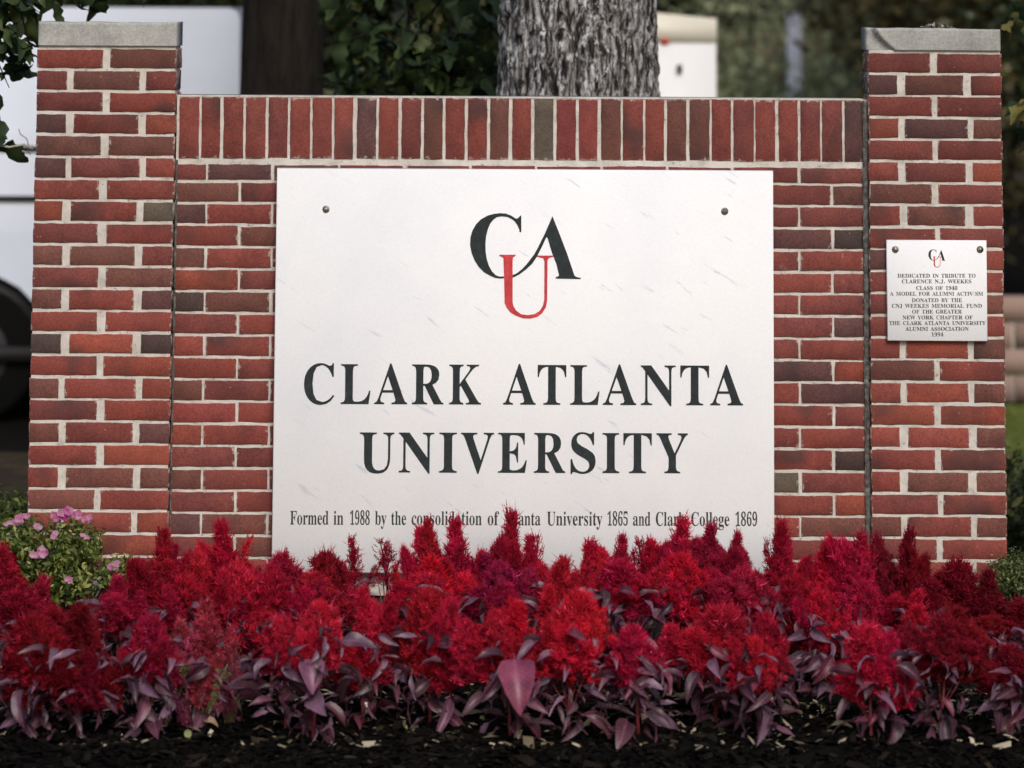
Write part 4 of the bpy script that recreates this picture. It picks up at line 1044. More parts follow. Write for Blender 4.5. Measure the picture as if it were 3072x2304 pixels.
# hanging oak branch at the upper left
hb = empty('oak_branch', atd(-60, -40, .45), 'dark oak branch hanging beside the cap of the left pillar, leaves against the white van', 'branch')
for k, (x0, y0, x1, y1, n_) in enumerate([(-60, -40, 55, 30, 14), (-40, 0, 62, 150, 26), (10, 0, 70, 120, 24), (30, 60, 66, 165, 14), (-60, 60, 20, 190, 9), (-70, 160, -2, 320, 9), (-20, -50, 130, -10, 16), (60, -40, 260, -12, 20), (200, -50, 430, -25, 14), (20, -30, 60, 60, 12)]):
    spray(hb, atd(x0, y0, .45), atd(x1, y1, .45 + U(-.08, .08)), int(n_ * .62), .028, (.75, 1.3), seedr=k + 40)
mb = MB()
p = [atd(x, y, .42) - hb.location for x, y in ((-80, 300), (20, 318), (52, 312), (70, 322), (66, 332), (48, 326))]
mb.tube(p, .0035, 5)
p = [atd(x, y, .42) - hb.location for x, y in ((62, 316), (58, 300), (44, 290), (40, 278))]
mb.tube(p, .002, 4); mb.build('tendril', M['mortar'], hb)
mb = MB()
mb.tube([(0, 0, 0), (-.5, .2, .5), (-1.4, .6, 1.6)], [.012, .03, .05], 7)
mb.build('limb', M['darkbark'], hb)

# white van behind, left
VY = 6.8
vx1 = atd(521, 120, VY).x; vzt = atd(400, 17, VY).z; gx = G0
wc = Vector((atd(-64, 700, VY).x, VY, gx + .33))
van = empty('parked_van', (vx1 - 2.4, VY + .95, gx), 'white van parked side-on behind the left pillar', 'van')
L_ = 4.7; vx0 = vx1 - L_; vb = .28
# side profile extruded across, rounded by rows
prof = [(vx1, vb), (vx1 + .0, .9), (vx1 - .005, 1.45), (vx1 - .015, vzt - gx - .05), (vx1 - .03, vzt - gx - .015), (vx1 - .07, vzt - gx), (vx0 + 1.6, vzt - gx), (vx0 + 1.2, vzt - gx - .1), (vx0 + .75, 1.25), (vx0 + .12, .98), (vx0 + .02, .7), (vx0, vb)]
rw = .40; wxs = [wc.x, vx0 + .85]
arch = []
for cxw in wxs:
    arch.append([(cxw + rw * math.cos(t), .33 + rw * math.sin(t)) for t in np.linspace(math.asin(-.05 / rw) if False else 0, PI, 11)])
low = [(vx0, vb)] 
bot = []
for cxw, ar in sorted(zip(wxs, arch), key=lambda q: q[0]):
    bot += [(cxw - rw, vb)] + [(x, z) for x, z in ar[::-1]] + [(cxw + rw, vb)]
outline = prof + bot
def side(y, inset):
    return [(x, z) for x, z in outline]
V = []; k = len(outline); zc_ = 1.1
rows = [(0, 0.0), (.02, .0), (1.88, .0), (1.9, 0.0)]
def rowpts(y, z_in):
    out = []
    for x, z in outline:
        tumble = .10 * max(0, (z - 1.0) / 1.0) ** 1.5
        yy = VY + (y + tumble if y < 1 else y - tumble)
        out.append((x - van.location.x, yy - van.location.y, z))
    return out
me = poly_mesh('body', [[(x - van.location.x, z) for x, z in outline]], .01, M['vanpaint'])
# body = two side skins (tumblehome) bridged
bm_sides = []
mb = MB()
R0 = rowpts(0, 0); R1 = rowpts(1.9, 0)
mb.add(R0 + R1, [(i, (i + 1) % k, k + (i + 1) % k, k + i) for i in range(k)])
mb.build('body_shell', M['vanpaint'], van)
vs = np.array([v.co[:] for v in me.vertices])
for nm, sy in (('side_panel', 1), ('side_panel', -1)):
    me2 = me.copy(); co = np.array([v.co[:] for v in me2.vertices])
    zz = co[:, 1].copy(); tum = .10 * np.clip((zz - 1.0), 0, None) ** 1.5
    new = np.stack([co[:, 0], (-.95 + tum) * sy + (co[:, 2]) * .3, zz], 1)
    me2.vertices.foreach_set('co', new.astype(np.float32).ravel()); me2.update()
    obj(nm, me2, van)
lx = van.location.x
def vbox(name, x0, x1, z0, z1, y0, y1, mat, lab=None):
    m_ = MB(); m_.box(x0 - lx, x1 - lx, y0 - .95, y1 - .95, z0, z1); o = m_.build(name, M[mat], van)
    if lab: o['label'] = lab
    return o
zs1 = atd(30, 321, VY).z - gx; zs2 = atd(30, 428, VY).z - gx
ex = atd(84, 320, VY).x + .25
vbox('trim_strip', wc.x - 1.2, ex, zs1 - .018, zs1 + .012, .012, .06, 'black_trim')
vbox('trim_strip', wc.x - 1.2, ex, zs2 - .016, zs2 + .012, -.012, .06, 'black_trim')
vbox('rub_rail', vx0 + .1, vx1 - .02, .30, .37, -.02, .05, 'black_trim')
vbox('rear_bumper', vx1 - .02, vx1 + .06, .32, .52, .05, 1.85, 'black_trim')
vbox('tail_lamp', vx1 - .01, vx1 + .015, .75, 1.15, .12, .25, 'redlens'); vbox('tail_lamp', vx1 - .01, vx1 + .015, .75, 1.15, 1.65, 1.78, 'redlens')
vbox('window', vx0 + 1.15, vx0 + 1.95, 1.15, 1.72, .025, .1, 'glass')
vbox('rear_window', vx1 - .03, vx1 + .008, 1.15, 1.75, .3, 1.6, 'glass')
for cxw in wxs:
    for sy in (0, 1):
        m_ = MB(); yy = (.14 if sy == 0 else 1.76) - .95
        m_.tube([(cxw - lx, yy - .11, .33), (cxw - lx, yy - .10, .33), (cxw - lx, yy + .10, .33), (cxw - lx, yy + .11, .33)], [.30, .33, .33, .30], 28)
        w_ = m_.build('wheel', M['tyre'], van)
        m_ = MB(); s_ = -1 if sy == 0 else 1
        m_.tube([(cxw - lx, yy + s_ * .10, .33), (cxw - lx, yy + s_ * .115, .33)], [.20, .18], 20); m_.build('rim', M['rim'], w_)
    m_ = MB(); m_.box(cxw - lx - .38, cxw - lx + .38, -.9, .9, .3, .74); m_.build('wheel_housing', M['black_trim'], van)

# white cabinet right of the oak
KY = 7.5
k0, k1 = atd(1425, 120, KY), atd(1547, 120, KY)
kt = atd(1547, 40, KY).z - gx
kw = .62
cab = empty('utility_cabinet', (k1.x - kw / 2, KY + .4, gx), 'tall white cabinet with cream top peeking out right of the oak trunk', 'cabinet')
def kbox(name, x0, x1, z0, z1, y0, y1, mat):
    m_ = MB(); m_.box(x0, x1, y0, y1, z0, z1); return m_.build(name, M[mat], cab)
kbox('plinth', -kw / 2 - .04, kw / 2 + .04, -.05, .1, -.42, .42, 'asphalt')
kbox('body', -kw / 2, kw / 2, .1, kt - .125, -.4, .4, 'cabinet')
V, F = box_vf(-kw / 2 - .003, kw / 2 + .003, -.403, .403, kt - .125, kt)
V = [list(v) for v in V]
for v in V:
    if v[2] > kt - .01 and v[0] < 0: v[2] += .055
m_ = MB(); m_.add(V, F); m_.build('top', M['cream'], cab)
xr_ = atd(1436, 90, KY)
kbox('warning_mark', xr_.x - cab.location.x - .02, xr_.x - cab.location.x + .02, xr_.z - gx - .014, xr_.z - gx + .014, -.408, -.39, 'redlens')
xr_ = atd(1468, 148, KY)
kbox('latch', xr_.x - cab.location.x - .012, xr_.x - cab.location.x + .012, xr_.z - gx - .02, xr_.z - gx + .02, -.425, -.39, 'rim')
kbox('door', -kw / 2 + .02, kw / 2 - .02, .14, kt - .15, -.404, -.39, 'cabinet')

# low pink wall, fence post, houses
wl = empty('garden_wall', (6.5, 8.2, gx), 'low pinkish block wall beyond the lawn at far right', 'wall')
x = 2.4
zt_ = atd(2190, 640, 8.1).z - gx
rowsn = 4; hh = zt_ / rowsn
for r_ in range(rowsn):
    x = 2.2 + (r_ % 2) * .2
    while x < 8:
        m_ = MB(); m_.box(x - 6.5, x + .385 - 6.5, -.1, .1, r_ * hh + .006, (r_ + 1) * hh - .006); m_.build('block', M['pinkwall'], wl); x += .4
m_ = MB(); m_.box(2.2 - 6.5, 8 - 6.5, -.085, .085, -.1, zt_ - .01); m_.build('mortar', M['mortar'], wl)
p = atd(1715, 75, 14)
po = empty('white_post', (p.x, 14, gx), 'pale white wooden post standing in front of the far bushes', 'post')
m_ = MB(); m_.box(-.05, .05, -.05, .05, -.1, atd(1715, 32, 14).z - gx); m_.build('shaft', M['whitewood'], po)
m_ = MB(); m_.box(-.065, .065, -.065, .065, atd(1715, 32, 14).z - gx, atd(1715, 27, 14).z - gx); m_.build('finial', M['whitewood'], po)


def house(loc, w, d, h, lab):
    root = empty('garden_shed', loc, lab, 'shed')
    m_ = MB(); m_.box(-w / 2, w / 2, -d / 2, d / 2, -.2, h); m_.build('wall', M['pinkwall'], root)
    V = [(-w / 2 - .15, -d / 2 - .15, h), (w / 2 + .15, -d / 2 - .15, h), (w / 2 + .15, d / 2 + .15, h), (-w / 2 - .15, d / 2 + .15, h), (-w / 2, 0, h + .7), (w / 2, 0, h + .7)]
    m_ = MB(); m_.add(V, [(0, 1, 5, 4), (2, 3, 4, 5), (1, 2, 5), (3, 0, 4), (3, 2, 1, 0)]); m_.build('roof', M['rooftile'], root)
    for i in range(1):
        xw = -w / 2 + w * (i + .5) / 1
        m_ = MB(); m_.box(xw - .3, xw + .3, -d / 2 - .03, -d / 2 + .02, 1.0, 1.6); f_ = m_.build('window', M['whitewood'], root)
        m_ = MB(); m_.box(xw - .24, xw + .24, -d / 2 - .036, -d / 2 - .031, 1.06, 1.54); m_.build('pane', M['glass'], f_)
house((atd(1772, 100, 17.5).x, 18.6, gx), 1.5, 2.2, 1.95, 'small pinkish shed glimpsed between bushes right of the white post')

# bushes and trees over the wall
tp = [  # disp x, Y, height, width, mat, seed, label
    (1600, 15.5, 3.2, 1.9, 'mid_leaf', 1, 'mid green rounded bush just right of the white cabinet'),
    (1560, 19, 5.2, 2.4, 'mid_leaf', 2, 'pale green leafy tree above the white cabinet'),
    (1670, 18.5, 2.2, 1.3, 'mid_leaf', 3, 'green bush left of the white post, lower than its neighbours'),
    (1725, 13.0, 1.95, 1.2, 'mid_leaf', 7, 'small green bush right at the foot of the white post'),
    (1815, 16.0, 1.75, 1.2, 'olive_leaf', 4, 'olive brown bush between the white post and the right pillar'),
    (1880, 21.5, 4.6, 2.0, 'olive_leaf', 5, 'yellowish olive tree directly left of the right pillar cap'),
    (1990, 16.5, 3.4, 1.5, 'olive_leaf', 6, 'dark tree crown directly above the right pillar cap'),
]
for dx, Y, h, w, mt, s, lab in tp:
    x = atd(dx, 100, Y).x
    if h > 4: tree('broadleaf_tree', lab, (x, Y, G0), h, w * .9, mt, 'darkbark', s, 8000, .12, .2)
    else: bush('green_bush', lab, (x, Y, G0), w * 1.3, h, mt, s, 6000, .08)
# darker growth at far right, behind and beside the right pillar
for dx, Y, h, w, mt, s, lab in [(2120, 11.5, 4.6, 1.5, 'olive_dark', 11, 'dark evergreen tree behind the right pillar'),
                                (2290, 10.5, 4.6, 1.5, 'dark_leaf', 12, 'dark evergreen tree at the right edge of the view')]:
    tree('evergreen_tree', lab, (atd(dx, 100, Y).x, Y, G0), h, w, mt, 'darkbark', s, 9000, .09, .30, tr=.09)
for dx, Y, h, w, mt, s, lab, zz in [(2205, 2.4, .42, .9, 'dark_leaf', 21, 'low dark groundcover bush at the right edge, before the lawn', 0)]:
    bush('dark_bush', lab, (atd(dx, 1000, Y).x + .2, Y, G0), w, h, mt, s, 3500, .04)
for dx, Y, h, w, mt, s, lab in [(815, 5.6, 3.2, .95, 'dark_leaf', 31, 'dark bush right behind the brown trunk and sapling'), (1010, 6.2, 3.4, .95, 'dark_leaf', 32, 'dark bush behind the sapling, beside the grey oak'),
                                (690, 11.4, 4.4, 2.3, 'dark_leaf', 33, 'tall dark bush beyond the rear end of the white van')]:
    bush('dark_bush', lab, (atd(dx, 120, Y).x, Y, G0), w, h, mt, s, 9000, .1)
# trees beyond the van that close the view over its roof
for i, (dx, Y, h, w, mt, lab) in enumerate([(60, 12, 6.5, 1.7, 'dark_leaf', 'dark leafy tree over the front half of the white van'), (330, 12.5, 6.5, 1.7, 'dark_leaf', 'dark leafy tree over the rear half of the white van'),
                                            (860, 15, 7, 1.7, 'dark_leaf', 'dark leafy tree far behind the sapling'), (1230, 16, 7, 1.1, 'dark_leaf', 'dark leafy tree hidden largely by the grey oak trunk'),
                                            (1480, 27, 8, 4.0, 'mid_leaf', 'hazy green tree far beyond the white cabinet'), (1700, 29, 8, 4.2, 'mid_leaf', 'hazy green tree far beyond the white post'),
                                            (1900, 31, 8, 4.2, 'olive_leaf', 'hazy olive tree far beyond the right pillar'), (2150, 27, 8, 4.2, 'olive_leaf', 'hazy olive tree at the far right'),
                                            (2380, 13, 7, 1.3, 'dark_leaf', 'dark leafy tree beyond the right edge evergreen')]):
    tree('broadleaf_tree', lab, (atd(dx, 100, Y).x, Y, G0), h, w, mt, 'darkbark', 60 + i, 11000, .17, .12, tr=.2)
# far wood on the rise
bl = [(x + U(-2, 2), 44 + U(0, 14), 2.2 + U(0, 4), U(2.5, 4), U(2.5, 4), U(2, 3.5)) for x in np.arange(-60, 66, 2.6)]
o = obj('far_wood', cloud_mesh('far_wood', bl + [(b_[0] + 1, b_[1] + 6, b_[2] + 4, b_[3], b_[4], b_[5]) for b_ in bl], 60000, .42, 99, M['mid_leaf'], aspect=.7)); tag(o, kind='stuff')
# large leaves hanging at the right edge, yellow light coloured into every other one
mg = empty('drooping_twig', atd(2290, 180, .9), 'twig with broad leaves, some coloured as yellow-lit, hanging beside the right pillar', 'branch')
spray(mg, atd(2290, 180, .9), atd(2195, 300, .9), 7, .03, (.8, 1.2), seedr=91)
spray(mg, atd(2290, 300, .9), atd(2200, 330, .9), 3, .02, (.8, 1.2), seedr=93)
spray(mg, atd(2290, 60, .9), atd(2200, 40, .9), 8, .04, (.8, 1.2), seedr=95)
for ch in mg.children: ch.color = (1, 1, 1, 1)
ym = [m_.copy() for m_ in OL[:3]]
for m_ in ym:
    m_.attributes['var'].data.foreach_set('value', np.full(len(m_.vertices), .96, dtype=np.float32))
for i, ch in enumerate([c_ for c_ in mg.children if c_.name.startswith('leaf')]):
    if i % 2 == 0: ch.data = ym[i % 3]; ch['label'] = 'yellowing leaf'

# lawn blades
nb = 9000
bx = rng.uniform(2.0, 7, nb); by = rng.uniform(3.7, 7.8, nb)
hgt = rng.uniform(.03, .07, nb); ang = rng.uniform(0, 2 * PI, nb); ln = rng.normal(0, .02, (nb, 2))
V = np.empty((nb, 3, 3)); wv = .004
V[:, 0] = np.stack([bx - np.cos(ang) * wv, by - np.sin(ang) * wv, np.full(nb, G0)], 1)
V[:, 1] = np.stack([bx + np.cos(ang) * wv, by + np.sin(ang) * wv, np.full(nb, G0)], 1)
V[:, 2] = np.stack([bx + ln[:, 0], by + ln[:, 1], G0 + hgt], 1)
o = obj('grass', npmesh('grass', V.reshape(-1, 3), np.arange(nb * 3).reshape(-1, 3), M['blade'], False, np.repeat(rng.random(nb), 3))); tag(o, kind='stuff')

# ---------------------------------------------------------------- celosia
def plume_mesh(kind, seed, nodes, per):
    """feathery plume of fine curved threads, unit: height 1 m-scale H=.24 / R=.055 for spires, H=.17 / R=.065 for bushy ones"""
    r = np.random.default_rng(seed)
    H, R = (.24, .056) if kind == 'spire' else (.16, .060)
    if kind == 'wisp': H, R = .17, .030
    V = []; F3 = []; F4 = []; A = []
    nn = nodes
    t = r.random(nn) ** (1.35 if kind != 'bushy' else 1.0)
    if kind == 'spire': prof = (1 - t) ** .85 * (.72 + .30 * np.sin(t * 3.0 + .7)) + .035
    elif kind == 'wisp': prof = (1 - t) ** .7 * .8 + .08
    else: prof = np.sqrt(np.clip(1 - (t - .25) ** 2 / .58, 0, 1)) * (1 - .25 * t)
    ang = r.random(nn) * 2 * PI
    lob = 1 + .30 * np.sin(ang * 3 + seed + t * 7) + .20 * np.sin(ang * 5 + t * 19 + seed * 2) + .14 * np.sin(t * 34 + seed * 3)
    rad = R * prof * lob * (.62 + .38 * r.random(nn) ** .5)
    lean = .018 * np.sin(t * 3 + seed)
    C = np.stack([np.cos(ang) * rad + lean, np.sin(ang) * rad, t * H * .93], 1)
    out = np.stack([np.cos(ang), np.sin(ang), np.full(nn, .55 + .0)], 1) + r.normal(size=(nn, 3)) * .25
    out[:, 2] += t * 1.3
    out /= np.linalg.norm(out, axis=1)[:, None]
    N = nn * per
    k = np.repeat(np.arange(nn), per)
    d = out[k] + r.normal(size=(N, 3)) * .7; d /= np.linalg.norm(d, axis=1)[:, None]
    base = C[k] - out[k] * .004 + r.normal(size=(N, 3)) * .0035
    L = (.0045 + .0085 * r.random(N)) * (1 + .6 * t[k] ** 2); L *= np.where(r.random(N) < .12, 1.8, 1.0)
    side = np.cross(d, r.normal(size=(N, 3))); side /= np.linalg.norm(side, axis=1)[:, None]
    w = (.00075 + .0006 * r.random(N))[:, None]
    bend = np.array([0, 0, 1.0]) * .35 + r.normal(size=(N, 3)) * .3
    mid = base + d * (L * .55)[:, None]
    tip = mid + (d + bend) / np.linalg.norm(d + bend, axis=1)[:, None] * (L * .5)[:, None]
    V = np.stack([base - side * w, base + side * w, mid + side * w * .9, mid - side * w * .9, tip], 1).reshape(-1, 3)
    i = np.arange(N) * 5
    F4 = np.stack([i, i + 1, i + 2, i + 3], 1); F3 = np.stack([i + 3, i + 2, i + 4], 1)
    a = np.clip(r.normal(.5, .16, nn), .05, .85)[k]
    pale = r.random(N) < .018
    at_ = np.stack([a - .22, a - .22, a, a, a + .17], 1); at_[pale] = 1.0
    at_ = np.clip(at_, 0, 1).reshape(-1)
    # branchlets
    m = MB()
    m.tube([(0, 0, -.03), (lean.mean(), 0, H * .5), (lean.mean(), 0, H * .97)], [.005, .0035, .001], 5, .25)
    for q in range(0, nn, 3):
        c = C[q]; z0 = max(-.01, c[2] - .03 - rad[q] * .5)
        m.tube([(lean[q] * .6, 0, z0), tuple(c * [.6, .6, 1] - [0, 0, .008]), tuple(c)], [.0022, .0016, .0008], 3, .3, False)
    # open curling sprigs round the tip
    nsp = {'spire': 34, 'bushy': 22, 'wisp': 26}[kind]
    for q in range(nsp):
        tt = 1 - r.random() ** 1.6 * (.55 if kind != 'bushy' else .7); a0 = r.random() * 2 * PI
        pr_ = (1 - tt) * R * .9 + .004
        c = np.array([math.cos(a0) * pr_, math.sin(a0) * pr_, tt * H * .93])
        dv = np.array([math.cos(a0) * .8, math.sin(a0) * .8, .5 + tt]); dv /= np.linalg.norm(dv); ll = r.uniform(.012, .024)
        c1 = c + dv * ll * .55; c2 = c1 + (dv * .5 + np.array([0, 0, .9]) + r.normal(size=3) * .3) * ll * .5
        m.tube([c, c1, c2], [.0013, .0011, .0005], 3, r.uniform(.2, .6), False)
        for _ in range(5):
            f_ = r.random(); b0 = c1 + (c2 - c1) * f_ if r.random() < .5 else c + (c1 - c) * f_
            e0 = r.normal(size=3) + np.array([0, 0, .8]); e0 /= np.linalg.norm(e0)
            m.tube([b0, b0 + e0 * r.uniform(.004, .008)], [.0011, .0003], 3, r.uniform(.3, .75), False)
    # lumpy inner body
    nt, nz = 12, 8
    th = np.linspace(0, 2 * PI, nt, endpoint=False); zz = np.linspace(.0, .86, nz)
    if kind != 'wisp':
        T, Z = np.meshgrid(th, zz)
        if kind == 'spire': pr = (1 - Z) ** .95 * (.70 + .30 * np.sin(Z * 3.0 + .7))
        else: pr = np.sqrt(np.clip(1 - (Z - .25) ** 2 / .58, 0, 1)) * (1 - .25 * Z)
        rr = R * .52 * pr * (1 + .28 * np.sin(T * 3 + seed + Z * 7) + .2 * r.normal(size=T.shape))
        VV = np.stack([np.cos(T) * rr + .018 * np.sin(Z * 3 + seed), np.sin(T) * rr, Z * H * .93 + .01], 2).reshape(-1, 3)
        FF = [(a_ * nt + b_, a_ * nt + (b_ + 1) % nt, (a_ + 1) * nt + (b_ + 1) % nt, (a_ + 1) * nt + b_) for a_ in range(nz - 1) for b_ in range(nt)]
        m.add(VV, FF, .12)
    mv = np.concatenate(m.V); ma = np.concatenate(m.A)
    n0 = len(V)
    V = np.concatenate([V, mv]); at_ = np.concatenate([at_, ma])
    f4 = [F4] + ([np.array(m.F4) + n0] if m.F4 else []); f3 = [F3] + ([np.array(m.F3) + n0] if m.F3 else [])
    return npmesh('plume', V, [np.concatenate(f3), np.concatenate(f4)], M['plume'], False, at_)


PM = {'spire': [plume_mesh('spire', s, 340, 23) for s in range(1, 10)], 'bushy': [plume_mesh('bushy', s, 370, 23) for s in range(11, 20)], 'wisp': [plume_mesh('wisp', s, 90, 9) for s in range(21, 24)]}
PH = {'spire': .24, 'bushy': .16, 'wisp': .17}; PR = {'spire': .056, 'bushy': .06, 'wisp': .03}


def cel_leaf(seed, big=None):
    r = random.Random(seed)
    L = .115; W = big or r.choice([.009, .012, .015, .018, .023]) * r.uniform(.9, 1.1); n = 8
    tw = r.uniform(-.5, .5); curl = r.uniform(.9, 2.2); fold = r.uniform(.3, .9)
    V = []; a = []
    x = z = 0.0; ang = r.uniform(.2, .6)
    for i in range(n):
        t = i / (n - 1)
        w = W * (math.sin(PI * min(1.0, t ** .75)) ** .9 + .03) * (1 - .15 * t) if t < .999 else .0006
        tt = tw * t
        for s, fw_ in ((-1, 1), (-.5, .5), (0, 0), (.5, .5), (1, 1)):
            dx = s * w
            up = fold * abs(dx) + .004 * math.sin(t * 11 + seed + s * 2) * abs(s)
            V.append((dx * math.cos(tt) - up * math.sin(tt), x, z + up * math.cos(tt) + dx * math.sin(tt)))
            a.append(.2 + .3 * r.random() if abs(s) > .1 else .95)
        ang -= curl / n
        x += math.cos(ang) * L / (n - 1); z += math.sin(ang) * L / (n - 1)
    F = [(i * 5 + j, i * 5 + j + 1, (i + 1) * 5 + j + 1, (i + 1) * 5 + j) for i in range(n - 1) for j in range(4)]
    F = np.array(F)
    V.append((0, -.03, -.008)); V.append((.0012, .001, 0)); V.append((-.0012, .001, 0)); a += [.9] * 3
    return npmesh('leaf', V, [np.array([(len(V) - 3, len(V) - 2, len(V) - 1)]), F], M['cleaf'], True, a)


